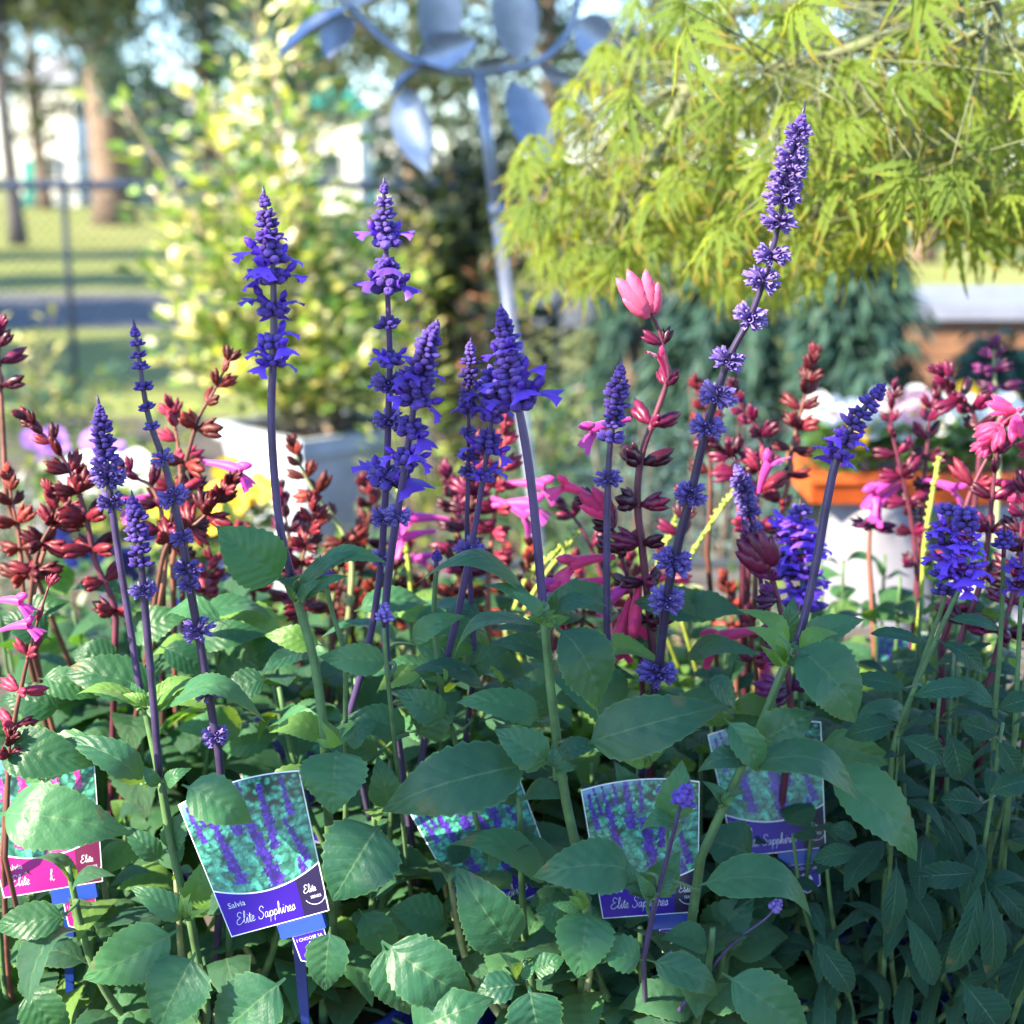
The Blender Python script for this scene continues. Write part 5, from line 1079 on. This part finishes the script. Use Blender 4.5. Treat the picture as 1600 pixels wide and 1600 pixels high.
M['wall_white'] = plain('white_wall', (0.78, 0.77, 0.75), 0.7, 0.06, 3); M['roof_grey'] = plain('roof_sheet', (0.30, 0.31, 0.34), 0.5, 0.15, 2); M['glass'] = plain('window_glass', (0.03, 0.045, 0.06), 0.08, 0.1, 2, spec=0.8)
M['teal'] = plain('teal_paint', (0.03, 0.26, 0.22), 0.5, 0.1, 3)
def house(px, Y, wdt, hh, dpt, label, tri='roof_grey'):
    p = at(px, 250, Y); e = empty('far_house', (p.x, Y, 0), label, 'house', 'houses beyond the lawn'); x0, x1 = p.x - wdt / 2, p.x + wdt / 2
    mb = MB(); mb.box((x0, Y, 0), (x1, Y + dpt, hh)); put('wall', mb.mesh('wall', M['wall_white'], False), e)
    mb = MB(); r_ = 0.4; vs = [(x0 - r_, Y - r_, hh + .01), (x1 + r_, Y - r_, hh + .01), (x1 + r_, Y + dpt + r_, hh + .01), (x0 - r_, Y + dpt + r_, hh + .01), (x0 + 1, Y + dpt / 2, hh + 1.5), (x1 - 1, Y + dpt / 2, hh + 1.5)]
    mb.add(vs, [(0, 1, 5, 4), (2, 3, 4, 5), (1, 2, 5), (3, 0, 4), (3, 2, 1, 0)]); put('roof', mb.mesh('roof', M[tri], False), e)
    for x in np.linspace(x0 + 1.3, x1 - 0.7, max(1, int(wdt / 3))):
        mb = MB(); mb.box((x - .5, Y - .06, 1.1), (x + .5, Y - .004, 2.2)); wdw = put('window', mb.mesh('window', M['wall_white'], False), e)
        mb = MB(); mb.box((x - .44, Y - .075, 1.16), (x + .44, Y - .061, 2.14)); put('pane', mb.mesh('pane', M['glass'], False), wdw)
    mb = MB(); mb.box((x0 + .25, Y - .05, 0), (x0 + .8, Y - .004, 2.0)); put('door', mb.mesh('door', M['teal'], False), e)
house(72, 66, 2.6, 5.2, 6, 'bright white house between the thin tree and the pine trunk'); house(255, 70, 3.6, 4.0, 6, 'white house with grey roof right of the pine trunk'); house(510, 56, 2.4, 3.6, 5, 'white cottage with teal trim behind the variegated shrub', 'teal'); house(610, 74, 3, 3.6, 6, 'white house glimpsed between shrub and metal stem')

# ---------------------------------------------------------------- planter with the tall variegated shrub
M['planter'] = plain('pale_planter', (0.36, 0.39, 0.45), 0.6, 0.3, 4, bmp=0.15)
PY = 4.9; pc = at(502, 660, PY); rim = pc.z; hw = 0.33
pe = empty('square_planter', (pc.x, PY, 0), 'large pale square planter set cornerwise below the variegated shrub', 'planter')
rot = Matrix.Translation((pc.x, PY, 0)) @ Matrix.Rotation(math.radians(42), 4, 'Z')
mb = MB(); h0 = hw * 0.72 * 0.8
def sq(r_, z): return [(-r_, -r_, z), (r_, -r_, z), (r_, r_, z), (-r_, r_, z)]
rings = [sq(h0 * 0.8, 0), sq(hw * 0.72, rim - 0.06), sq(hw * 0.78, rim - 0.055), sq(hw * 0.78, rim), sq(hw * 0.70, rim), sq(hw * 0.68, rim - 0.07)]
mb.add([v for q in rings for v in q], [(3, 2, 1, 0)] + [(4 * i + j, 4 * i + (j + 1) % 4, 4 * i + 4 + (j + 1) % 4, 4 * i + 4 + j) for i in range(5) for j in range(4)])
put('body', mb.mesh('body', M['planter'], False), pe, rot)
mb = MB(); mb.add(sq(hw * 0.695, rim - 0.02), [(0, 1, 2, 3)]); put('soil', mb.mesh('soil', M['soil'], False), pe, rot)
def stem_shrub(name, base, stems, leaf, cols, label, per=60, wd=0.45, mat='foliage', bark='bark_pale', r0=0.012, spread=0.05, group=None, cat='shrub'):
    e = empty(name, base, label, cat, group); b = Vector(base); Ps = []; Ds = []
    for (px, py, Y, n) in stems:
        top = at(px, py, Y); P = catmull([b + Vector((rnd.uniform(-.08, .08), rnd.uniform(-.08, .08), -0.01)), b.lerp(top, 0.4) + Vector((rnd.uniform(-.05, .05), 0, 0.05)), top], 10)
        mb = MB(); mb.tube(P, [r0 * (1 - 0.75 * i / len(P)) for i in range(len(P))], 6); put('branch', mb.mesh('branch', M[bark]), e)
        PA = np.array([tuple(p) for p in P]); k = int(per * n)
        t = (0.22 + 0.78 * nrg.random(k) ** 0.9) * (len(P) - 1.001); i = t.astype(int); f = (t - i)[:, None]; q = PA[i] * (1 - f) + PA[i + 1] * f
        d = nrg.normal(0, 1, (k, 3)); d[:, 2] = np.abs(d[:, 2]) * 0.6 + 0.1; d /= np.linalg.norm(d, axis=1)[:, None]
        off = spread * nrg.random((k, 1)) * (1.3 - t[:, None] / len(P)) * 2.2
        Ps.append(q + d * off * np.array((1, 1, 0.4))); Ds.append(d)
    Pn = np.vstack(Ps); m_ = len(Pn); foliage_obj('crown', e, Pn, np.vstack(Ds), leaf * nrg.uniform(0.6, 1.2, m_), wd, pick(cols, m_), mat); return e
VAR = [(0.42, 0.46, 0.12), (0.28, 0.38, 0.08), (0.66, 0.62, 0.38), (0.16, 0.27, 0.06), (0.74, 0.70, 0.52), (0.20, 0.32, 0.07), (0.06, 0.13, 0.05), (0.05, 0.11, 0.06)]
stem_shrub('variegated_shrub', (pc.x, PY, rim - 0.06), [(395, -60, 4.9, 1.5), (360, 120, 4.8, 1.3), (455, -20, 5.0, 1.3), (420, 60, 4.7, 1.2), (330, 160, 5.0, 1.2), (290, 130, 4.8, 1.0), (190, 160, 4.8, 0.8), (240, 300, 4.9, 1.1), (300, 330, 4.7, 1.2), (470, 250, 4.8, 1.2), (520, 330, 4.9, 1.1), (560, 380, 4.8, 1.0), (360, 380, 4.6, 1.2), (250, 420, 4.7, 1.1), (610, 440, 4.8, 1.0), (430, 300, 4.6, 1.2), (280, 500, 4.7, 1.2), (620, 520, 4.8, 1.1), (500, 480, 4.6, 1.0), (400, 560, 4.6, 0.8), (460, 590, 4.5, 0.7), (560, 560, 4.6, 0.8), (350, 590, 4.6, 0.7), (230, 560, 4.7, 0.8), (610, 600, 4.7, 0.7)], 0.075, VAR, 'tall yellow variegated shrub growing in the pale square planter', per=150, spread=0.14, wd=0.5)
LOWG = [(0.20, 0.26, 0.05), (0.10, 0.17, 0.04), (0.3, 0.33, 0.08), (0.05, 0.1, 0.03)]
def ground_stems(cx, n, sp, y0, y1, Y): return [(cx + rnd.uniform(-sp, sp), rnd.uniform(y0, y1), Y + rnd.uniform(-.2, .2), 1.0) for _ in range(n)]
def bush(px, Y, n, sp, y0, y1, leaf, cols, label, per=60, spread=0.12, mat='foliage', wd=0.5, cat='shrub', r0=0.008): p = at(px, 600, Y); return stem_shrub('garden_shrub', (p.x, Y, 0.01), ground_stems(px, n, sp, y0, y1, Y), leaf, cols, label, per, wd, mat, 'bark', r0, spread, cat=cat)
bush(620, 6.2, 9, 60, 330, 520, 0.06, LOWG + [(0.5, 0.45, 0.2)], 'light green shrub behind the planter beside the metal stem', 90)
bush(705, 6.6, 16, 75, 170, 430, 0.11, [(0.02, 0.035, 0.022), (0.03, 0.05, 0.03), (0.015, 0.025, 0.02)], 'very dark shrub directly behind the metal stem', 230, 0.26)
bush(740, 5.4, 7, 60, 380, 520, 0.06, [(0.38, 0.16, 0.09), (0.2, 0.2, 0.06), (0.42, 0.28, 0.14), (0.08, 0.12, 0.04)], 'shrub with coppery pink young leaves beside the metal stem', 70)
bush(660, 4.0, 7, 70, 520, 640, 0.05, LOWG, 'small leafy shrub beside the planter with pink flecks', 70)
bush(90, 6.8, 8, 110, 560, 700, 0.06, [(0.05, 0.12, 0.08), (0.07, 0.15, 0.08), (0.16, 0.22, 0.07)], 'low green bush in front of the chain fence', 90)
bush(190, 5.2, 7, 130, 640, 780, 0.06, LOWG + [(0.1, 0.17, 0.09)], 'low leafy bush between the fence and the red sages', 90)
bush(20, 4.2, 7, 90, 680, 820, 0.05, [(0.05, 0.1, 0.07), (0.1, 0.17, 0.08), (0.5, 0.5, 0.55)], 'low bush with pale flecks at the far end of the bench', 80)
bush(60, 7.6, 5, 70, 490, 540, 0.07, [(0.3, 0.32, 0.1), (0.5, 0.46, 0.2)], 'sparse yellow leaved shrub in front of the path', 22)
bush(1000, 3.4, 9, 90, 620, 760, 0.05, [(0.10, 0.17, 0.16), (0.15, 0.23, 0.22), (0.07, 0.12, 0.12)], 'soft blue grey bush behind the pink topped sage', 150, 0.1, wd=0.16)
bush(1150, 3.2, 9, 80, 600, 760, 0.05, [(0.12, 0.18, 0.19), (0.17, 0.25, 0.25), (0.08, 0.13, 0.14)], 'silvery blue bush behind the lavender whorls', 150, 0.1, wd=0.16)
bush(880, 4.4, 8, 80, 560, 700, 0.05, [(0.06, 0.13, 0.08), (0.1, 0.18, 0.1), (0.2, 0.28, 0.08)], 'green bush below the lowest maple leaves', 120, 0.12)
bush(600, 2.5, 8, 120, 840, 930, 0.045, [(0.12, 0.2, 0.03), (0.2, 0.26, 0.05), (0.05, 0.11, 0.03)], 'low lime bush behind the faded orange buds', 120, 0.1)
bush(880, 2.4, 8, 120, 850, 930, 0.045, [(0.12, 0.2, 0.03), (0.2, 0.26, 0.05), (0.05, 0.11, 0.03)], 'low lime bush behind the cerise flowers', 120, 0.1)
bush(1120, 2.0, 7, 90, 900, 960, 0.04, [(0.08, 0.16, 0.04), (0.14, 0.2, 0.05)], 'low green bush behind the lavender whorls', 110, 0.08)
bush(430, 2.8, 7, 110, 830, 920, 0.045, [(0.08, 0.16, 0.05), (0.14, 0.2, 0.05)], 'low green bush at the foot of the square planter', 120, 0.1)
bush(150, 2.4, 8, 160, 880, 960, 0.045, [(0.05, 0.13, 0.05), (0.1, 0.18, 0.06)], 'low green bush behind the wine buds', 120, 0.1)
bush(800, 3.6, 7, 70, 690, 800, 0.05, [(0.05, 0.1, 0.06), (0.09, 0.16, 0.08)], 'dark low bush behind the middle of the bench', 110, 0.12)

def weeping(px, Y, wpx, top, bot, label, cols, n=70, per=60):
    "a conifer of hanging sprays"
    p = at(px, 600, Y); e = empty('weeping_conifer', (p.x, Y, 0), label, 'conifer', 'weeping conifers behind the maple'); h = at(px, top, Y).z; mb = MB()
    mb.tube([(p.x, Y, 0), (p.x + .03, Y, h * .6), (p.x, Y, h * 0.97)], [0.05, 0.035, 0.01], 7); put('trunk', mb.mesh('trunk', M['bark']), e)
    Ps = []; Ds = []; lo = at(px, bot, Y).z; wr = px2m(wpx / 2, Y)
    for i in range(n):
        z = lo + (h - lo) * rnd.random() ** 0.8; a = rnd.uniform(0, 6.28); rr = wr * (1.05 - 0.75 * (z - lo) / (h - lo)) * rnd.uniform(0.4, 1.0); t = np.clip(np.linspace(0, 1, per) + nrg.normal(0, .02, per), 0, 1.1)
        x = p.x + math.cos(a) * rr * t ** 0.8; y = Y + math.sin(a) * rr * t ** 0.8; zz = z + 0.10 * t - 0.30 * t ** 2.2
        q = np.stack([x, y, zz], 1) + nrg.normal(0, 0.018, (per, 3)); d = np.stack([np.full(per, math.cos(a)), np.full(per, math.sin(a)), -1.2 * t - 0.1], 1) + nrg.normal(0, 0.45, (per, 3)); Ps.append(q); Ds.append(d)
    Pn = np.vstack(Ps); foliage_obj('crown', e, Pn, np.vstack(Ds), 0.085 * nrg.uniform(.6, 1.2, len(Pn)), 0.22, pick(cols, len(Pn)), 'foliage_dull')
WP = [(0.035, 0.085, 0.065), (0.05, 0.11, 0.08), (0.025, 0.06, 0.055)]
weeping(1130, 4.8, 420, 300, 760, 'weeping blue green conifer behind the pink topped sage', WP, 110, 70); weeping(1330, 4.4, 420, 330, 780, 'weeping dark green conifer left of the timber raised bed', WP, 110, 70); weeping(980, 6.5, 300, 330, 700, 'small weeping conifer seen below the maple fringe', WP, 80, 60); weeping(1560, 3.8, 300, 540, 800, 'low dark weeping conifer under the timber raised bed', WP, 70, 60)

# timber raised bed, right
M['timber'] = plain('timber', (0.20, 0.095, 0.05), 0.7, 0.3, 9, bmp=0.3); M['capping'] = plain('capping', (0.19, 0.20, 0.26), 0.6, 0.15, 9)
RY = 5.6; a0 = at(1440, 500, RY); z1 = at(1500, 476, RY).z; z0 = at(1500, 498, RY).z
re = empty('raised_bed', (a0.x + 0.9, RY + 0.4, 0), 'brown timber raised bed with grey capping at the back', 'raised bed')
mb = MB(); mb.box((a0.x - 0.04, RY - 0.05, z0), (a0.x + 2.0, RY + 0.95, z1)); put('capping', mb.mesh('capping', M['capping'], False), re)
nb = 6; hb = (z0 - 0.004) / nb
for i in range(nb): mb = MB(); mb.box((a0.x, RY, i * hb + 0.002), (a0.x + 1.95, RY + 0.9, (i + 1) * hb - 0.003)); put('board', mb.mesh('board', M['timber'], False), re)

# ---------------------------------------------------------------- orange trough of white flowers on an upturned white pot
M['orange'] = plain('orange_trough', (0.50, 0.085, 0.014), 0.55, 0.3, 9); M['whitepot'] = plain('white_pot', (0.17, 0.165, 0.20), 0.5, 0.3, 9)
M['petal_white'] = plain('white_petal', (0.80, 0.79, 0.80), 0.6, 0.08, 30, tr=0.25); M['petal_yellow'] = plain('yellow_petal', (0.75, 0.45, 0.02), 0.6, 0.15, 30, tr=0.25); M['petal_pink'] = plain('pale_pink_petal', (0.72, 0.36, 0.48), 0.6, 0.1, 30, tr=0.25); M['petal_violet'] = plain('violet_petal_far', (0.32, 0.14, 0.55), 0.6, 0.1, 30, tr=0.25)
OY = 2.35; p0 = at(1266, 742, OY); p1 = at(1640, 792, OY); ox0, ox1, oz0, oz1 = p0.x, p1.x, p1.z, p0.z
wp = empty('white_pot', ((at(1395, 850, OY).x), OY + 0.1, 0.66), 'upturned white pot carrying the orange trough', 'pot'); hpw = oz0 - 0.66
mb = MB(); mb.lathe([(0.0, hpw - 0.002), (0.075, hpw - 0.002), (0.080, hpw - 0.008), (0.098, 0.02), (0.105, 0.019), (0.106, 0.0), (0.1, 0.0)], 32); put('body', mb.mesh('body', M['whitepot']), wp, Matrix.Translation(wp.location))
wp2 = empty('white_pot', ((at(1590, 850, OY).x), OY + 0.1, 0.66), 'second upturned white pot under the far end of the orange trough', 'pot'); put('body', bpy.data.objects[[k for k in WORLD if k.startswith('body')][-1]].data, wp2, Matrix.Translation(wp2.location))
ot = empty('orange_trough', ((ox0 + ox1) / 2, OY + 0.1, oz0), 'long orange plastic trough planted with white flowers', 'trough')
mb = MB(); L_, W_, H_ = (ox1 - ox0) / 2, 0.10, oz1 - oz0
def rect(l, w_, z): return [(-l, -w_, z), (l, -w_, z), (l, w_, z), (-l, w_, z)]
rg = [rect(L_ * .96, W_ * .8, 0.001), rect(L_ * .985, W_ * .95, H_ * .72), rect(L_, W_, H_ * .72), rect(L_, W_, H_), rect(L_ - .012, W_ - .012, H_), rect(L_ - .016, W_ - .016, H_ * .8)]
mb.add([v for q in rg for v in q], [(3, 2, 1, 0), (20, 21, 22, 23)] + [(4 * i + j, 4 * i + (j + 1) % 4, 4 * i + 4 + (j + 1) % 4, 4 * i + 4 + j) for i in range(5) for j in range(4)]); put('body', mb.mesh('body', M['orange'], False), ot, Matrix.Translation(ot.location))
def pansy_mesh(mat):
    mb = MB()
    for i in range(5):
        a = 2 * PI * i / 5; vs = []; fs = []
        for u in range(4):
            for v in range(5):
                t = -1 + v / 2; s_ = u / 3; rr = 0.1 + 0.9 * s_; aa = a + t * 0.72 * (0.4 + 0.6 * s_)
                vs.append((math.cos(aa) * rr * (1 - .12 * t * t * s_), math.sin(aa) * rr * (1 - .12 * t * t * s_), 0.15 * s_ * s_ + 0.04 * math.sin(5 * t) + 0.02 * i))
        for u in range(3):
            for v in range(4): fs.append((u * 5 + v, u * 5 + v + 1, u * 5 + v + 6, u * 5 + v + 5))
        mb.add(vs, fs)
    mb.blob((0, 0, 0.0), (0, 0, 1), 0.22, 0.14, 6, 4, None, 1); return mb.mesh('flower', [mat, M['petal_yellow']])
PN = {k: pansy_mesh(M[k]) for k in ('petal_white', 'petal_yellow', 'petal_pink', 'petal_violet')}
def flower_bed(name, label, cat, x0, x1, y0, y1, z, h, nfl, mats, fr, cols, nleaf=600, leaf=0.035, root=None):
    e = empty(name, ((x0 + x1) / 2, (y0 + y1) / 2, z), label, cat)
    P = np.stack([nrg.uniform(x0, x1, nleaf), nrg.uniform(y0, y1, nleaf), z + h * nrg.random(nleaf) ** 0.7 * 0.85], 1); d = nrg.normal(0, 1, (nleaf, 3)); d[:, 2] = abs(d[:, 2]) * 0.5
    foliage_obj('leaves', e, P, d, leaf * nrg.uniform(.7, 1.2, nleaf), 0.6, pick(cols, nleaf))
    mb = MB()
    for i in range(nfl):
        o = Vector((rnd.uniform(x0, x1), rnd.uniform(y0, y1), z + h * rnd.uniform(0.7, 1.15))); mb.tube([(o.x * .98 + .02 * (x0 + x1) / 2, o.y, z - 0.01), o], 0.0015, 5)
        put('flower', PN[rnd.choice(mats)], e, frame(o, Vector((1, rnd.uniform(-.4, .4), rnd.uniform(-.3, .3))), Vector((rnd.uniform(-.5, .3), -0.9, rnd.uniform(0.3, 1)))) @ Matrix.Scale(fr * rnd.uniform(.8, 1.15), 4))
    put('stems', mb.mesh('stems', M['stem']), e)['kind'] = 'stuff'
    return e
flower_bed('flowering_plant', 'mass of white flowers filling the orange trough', 'flowers', ox0 + .02, ox1 - .02, OY + .03, OY + .17, oz1 - 0.012, 0.10, 46, ['petal_white'] * 6 + ['petal_pink', 'petal_yellow'], 0.026, [(0.10, 0.2, 0.05), (0.06, 0.14, 0.04)], 900)
def side_pot(px, py, Y, label, mats, cols, nfl=12, h=0.12, r_=0.02, n=350, group='small flowering pots on the ground'):
    p = at(px, py, Y); e = empty('pot_stand', (p.x, Y, 0), 'weathered timber stand under ' + label.split(' with')[0].split(' behind')[0].split(' beside')[0], 'stand'); mb = MB(); mb.lathe([(0.0, 0), (0.12, 0), (0.12, 0.02), (0.05, 0.04), (0.05, p.z - 0.06), (0.12, p.z - 0.03), (0.12, p.z - 0.002), (0, p.z - 0.002)], 16); put('post', mb.mesh('post', M['timber']), e)
    pl = flower_bed('flowering_plant', label, 'flowers', p.x - .09, p.x + .09, Y - .09, Y + .09, p.z + 0.125, h, nfl, mats, r_, cols, n); T = Matrix.Translation((p.x, Y, p.z)); put('pot', POTS['pot'], pl, T); put('soil', POTS['soil'], pl, T)
side_pot(335, 1010, 2.3, 'yellow flowers beside the salmon bud spikes', ['petal_yellow'], LOWG, 16, 0.13, 0.024)
side_pot(200, 940, 3.0, 'white flowers behind the slim blue spikes', ['petal_white'], LOWG, 10, 0.16, 0.03)
side_pot(125, 880, 3.4, 'violet flowers behind the wine buds', ['petal_violet'], LOWG, 10, 0.16, 0.03)
side_pot(1500, 800, 2.9, 'yellow and white flowers behind the cerise tubular blooms', ['petal_yellow', 'petal_white'], LOWG, 8, 0.1, 0.025)

# ---------------------------------------------------------------- metal flower ornament on a leaning stem
M['steel'] = plain('painted_steel', (0.20, 0.245, 0.34), 0.42, 0.3, 14, metal=0.35, bmp=0.1); M['steel_pale'] = plain('worn_steel', (0.24, 0.25, 0.30), 0.45, 0.25, 18, metal=0.3)
SY = 2.7; foot = at(838, 820, SY); topp = at(748, 116, SY); ft = topp + (foot - topp) * (topp.z / (topp.z - foot.z))
orn = empty('garden_ornament', ft, 'blue grey metal flower ornament with cupped petals on a leaning stem', 'ornament')
kn = at(777, 330, SY)
mb = MB(); kn = topp.lerp(ft, (topp.z - kn.z) / topp.z); mb.tube([ft, ft.lerp(kn, 0.5), kn], 0.0118, 10); put('lower_stem', mb.mesh('lower_stem', M['steel_pale']), orn)
mb = MB(); mb.tube([kn, topp], 0.0108, 10); put('upper_stem', mb.mesh('upper_stem', M['steel']), orn)
mb = MB(); d = (topp - kn).normalized(); mb.tube([kn - d * .012, kn + d * .014], 0.0135, 10); put('collar', mb.mesh('collar', M['steel']), orn)
for pts in ([(745, 112), (690, 112), (640, 92), (590, 55), (550, 15), (520, -30)], [(748, 116), (800, 108), (850, 92), (890, 50), (905, -10)]):
    mb = MB(); mb.tube(catmull([at(x, y, SY + (i % 2) * .01) for i, (x, y) in enumerate(pts)], 4), 0.0072, 8); put('arm', mb.mesh('arm', M['steel']), orn)
for (bx, by, tx, ty, W_, yw) in ((685, 92, 686, -70, 62, 10), (812, 96, 802, -60, 66, -10), (632, 135, 668, 270, 60, 20), (800, 128, 852, 268, 62, -20), (655, 92, 745, 62, 48, 10), (742, 102, 800, 88, 26, 60), (668, 100, 608, 150, 40, 70), (545, 22, 512, 92, 50, 20), (548, 10, 430, 95, 46, 60), (840, 100, 892, 122, 40, 70), (905, 30, 968, 90, 60, 25), (700, 108, 640, 96, 34, 60), (530, 0, 600, -60, 50, 30)):
    b_ = at(bx, by, SY - 0.01); t_ = at(tx, ty, SY - 0.03); Lp = (t_ - b_).length; mb = MB(); vs = []; fs = []; wq = px2m(W_, SY)
    for i in range(13):
        u = i / 12; hwd = wq / 2 * (math.sin(PI * u ** 0.85) ** 0.75 + 0.04)
        for j in range(7):
            v = -1 + j / 3; vs.append((u * Lp, v * hwd, 0.25 * wq * (v * v - 0.5) * math.sin(PI * u) + 0.06 * Lp * math.sin(PI * u)))
    k = len(vs); vs += [(x, y, z - 0.0015) for x, y, z in vs]
    for i in range(12):
        for j in range(6): q = i * 7 + j; fs += [(q, q + 7, q + 8, q + 1), (q + k, q + 1 + k, q + 8 + k, q + 7 + k)]
    mb.add(vs, fs); nm = Quaternion((t_ - b_).normalized(), math.radians(yw)) @ Vector((0, -1, 0.1)); put('petal', mb.mesh('petal', M['steel']), orn, frame(b_, t_ - b_, nm))

# ---------------------------------------------------------------- cut-leaf maple overhanging from the right
mp = empty('japanese_maple', (1.72, 2.35, 0), 'cut leaf maple with lime green foliage arching over the bench', 'tree')
def maple_leaf(seed):
    r = random.Random(seed); mb = MB(); nl = r.choice((5, 7, 7))
    mb.tube([(-0.35, 0, 0.02), (-0.15, 0, 0.03), (0, 0, 0)], [0.010, 0.009, 0.008], 4)
    for i in range(nl):
        t = i - (nl - 1) / 2; a = t * (0.40 if nl == 7 else 0.5) + r.uniform(-.12, .12); L = (1.0 - 0.06 * t * t) * r.uniform(.75, 1.15); dx, dy = math.cos(a), math.sin(a)
        vs = []; uv = []; n = 18; dr = r.uniform(0.2, 0.8); bd = r.uniform(-.14, .14)
        for k in range(n + 1):
            u = k / n; tooth = (0.45 if k % 3 == 0 else 1.0 if k % 3 == 1 else 0.8) if 0.15 < u < 0.97 else 1.0
            hw_ = 0.058 * math.sin(PI * min(1, u ** 0.85 * 0.98 + 0.02)) ** 0.8 * tooth + 0.005; z = -dr * u * u * L + 0.03 * math.sin(6 * u + i)
            bend = bd * u * u
            for v in (-1, 0, 1): vs.append((dx * u * L * (1 - 0.18 * dr * u) - dy * (v * hw_ + bend), dy * u * L * (1 - 0.18 * dr * u) + dx * (v * hw_ + bend), z + 0.6 * abs(v) * hw_)); uv.append((u, v * 0.9))
        mb.add(vs, [(3 * k + j, 3 * k + 3 + j, 3 * k + 4 + j, 3 * k + 1 + j) for k in range(n) for j in (0, 1)], uv)
    return mb
ML = [maple_leaf(i) for i in range(16)]; MLM = [m.mesh('leaf', M['maple']) for m in ML]
trunk_top = Vector((1.66, 2.3, 1.75))
mb = MB(); mb.tube(catmull([(1.72, 2.35, 0), (1.66, 2.3, 0.6), (1.74, 2.36, 1.2), trunk_top], 6), [0.06 - 0.0016 * i for i in range(19)], 9); put('trunk', mb.mesh('trunk', M['bark_maple']), mp)
BR = [[(1640, 60, 2.1), (1450, 110, 2.0), (1260, 160, 1.95), (1080, 130, 1.95), (950, 220, 1.95), (880, 330, 1.95)],
      [(1640, 180, 1.9), (1480, 220, 1.8), (1330, 300, 1.75), (1220, 380, 1.8)],
      [(1650, -40, 2.2), (1400, -10, 2.2), (1150, 20, 2.2), (1020, 80, 2.15), (930, 170, 2.1)],
      [(1640, 260, 1.85), (1520, 310, 1.75), (1440, 360, 1.75)],
      [(1500, 20, 1.8), (1380, 60, 1.7), (1280, 90, 1.7), (1180, 110, 1.75)],
      [(1080, 130, 1.95), (1020, 250, 1.9), (960, 350, 1.9), (900, 440, 1.95)],
      [(1640, -60, 1.7), (1560, 30, 1.65), (1480, 70, 1.65)], [(1640, 120, 2.3), (1400, 180, 2.3), (1200, 260, 2.3), (1060, 330, 2.3), (960, 440, 2.3)]]
anch = []
for k, b_ in enumerate(BR):
    pts = [at(x, y, Y) for x, y, Y in b_]
    if k not in (4, 5): pts = [trunk_top - Vector((0, 0, 0.1 * k / 4))] + pts
    P = catmull(pts, 6); mb = MB(); mb.tube(P, [0.011 * (1 - 0.85 * i / len(P)) for i in range(len(P))], 6); put('branch', mb.mesh('branch', M['bark_maple']), mp); anch += [p for i, p in enumerate(P) if i > 3]
inside = lambda x, y: (y < 470 and x > 800 + max(0, (250 - y)) * 0.75) and (y < 430 + 40 * math.sin(x / 60) if x < 1290 else y < 420 - 60 * math.sin((x - 1290) / 130))
done = 0; extra = MB(); tries = 0; spots = []
while len(spots) < 640 and tries < 9000:
    tries += 1; p = rnd.choice(anch); q = p + Vector((rnd.gauss(0, .10), rnd.gauss(0, .16), rnd.uniform(-.22, .07)))
    x, y = project(q)
    if inside(x, y) and x < 1680 and y > -90: spots.append((q.y, q, p))
spots.sort(key=lambda s: s[0])
tw = MB()
for i, (_, q, p) in enumerate(spots):
    out = Vector((q.x - p.x, q.y - p.y - 0.05, 0)); out = (out.normalized() if out.length > .01 else Vector((-1, 0, 0))) * rnd.uniform(.3, 1) + Vector((rnd.uniform(-.5, .2), rnd.uniform(-.5, .1), -rnd.uniform(.35, 1.1)))
    Fm = frame(q, out, Vector((rnd.uniform(-1.1, .6), rnd.uniform(-1.2, .3), 1.0))) @ Matrix.Scale(rnd.uniform(0.042, 0.086), 4)
    tw.tube([p, p.lerp(q, .6) + Vector((0, 0, .012)), Fm @ Vector((-.35, 0, .02))], [0.0014, 0.001, 0.0007], 4)
    if i < 300: put('leaf', rnd.choice(MLM), mp, Fm)
    else:
        g = rnd.choice(ML); extra.add([tuple(Fm @ Vector(v)) for v in g.v], g.f, g.uv)
put('twigs', tw.mesh('twigs', M['bark_maple']), mp)['kind'] = 'stuff'; put('foliage', extra.mesh('foliage', M['maple']), mp)['kind'] = 'stuff'
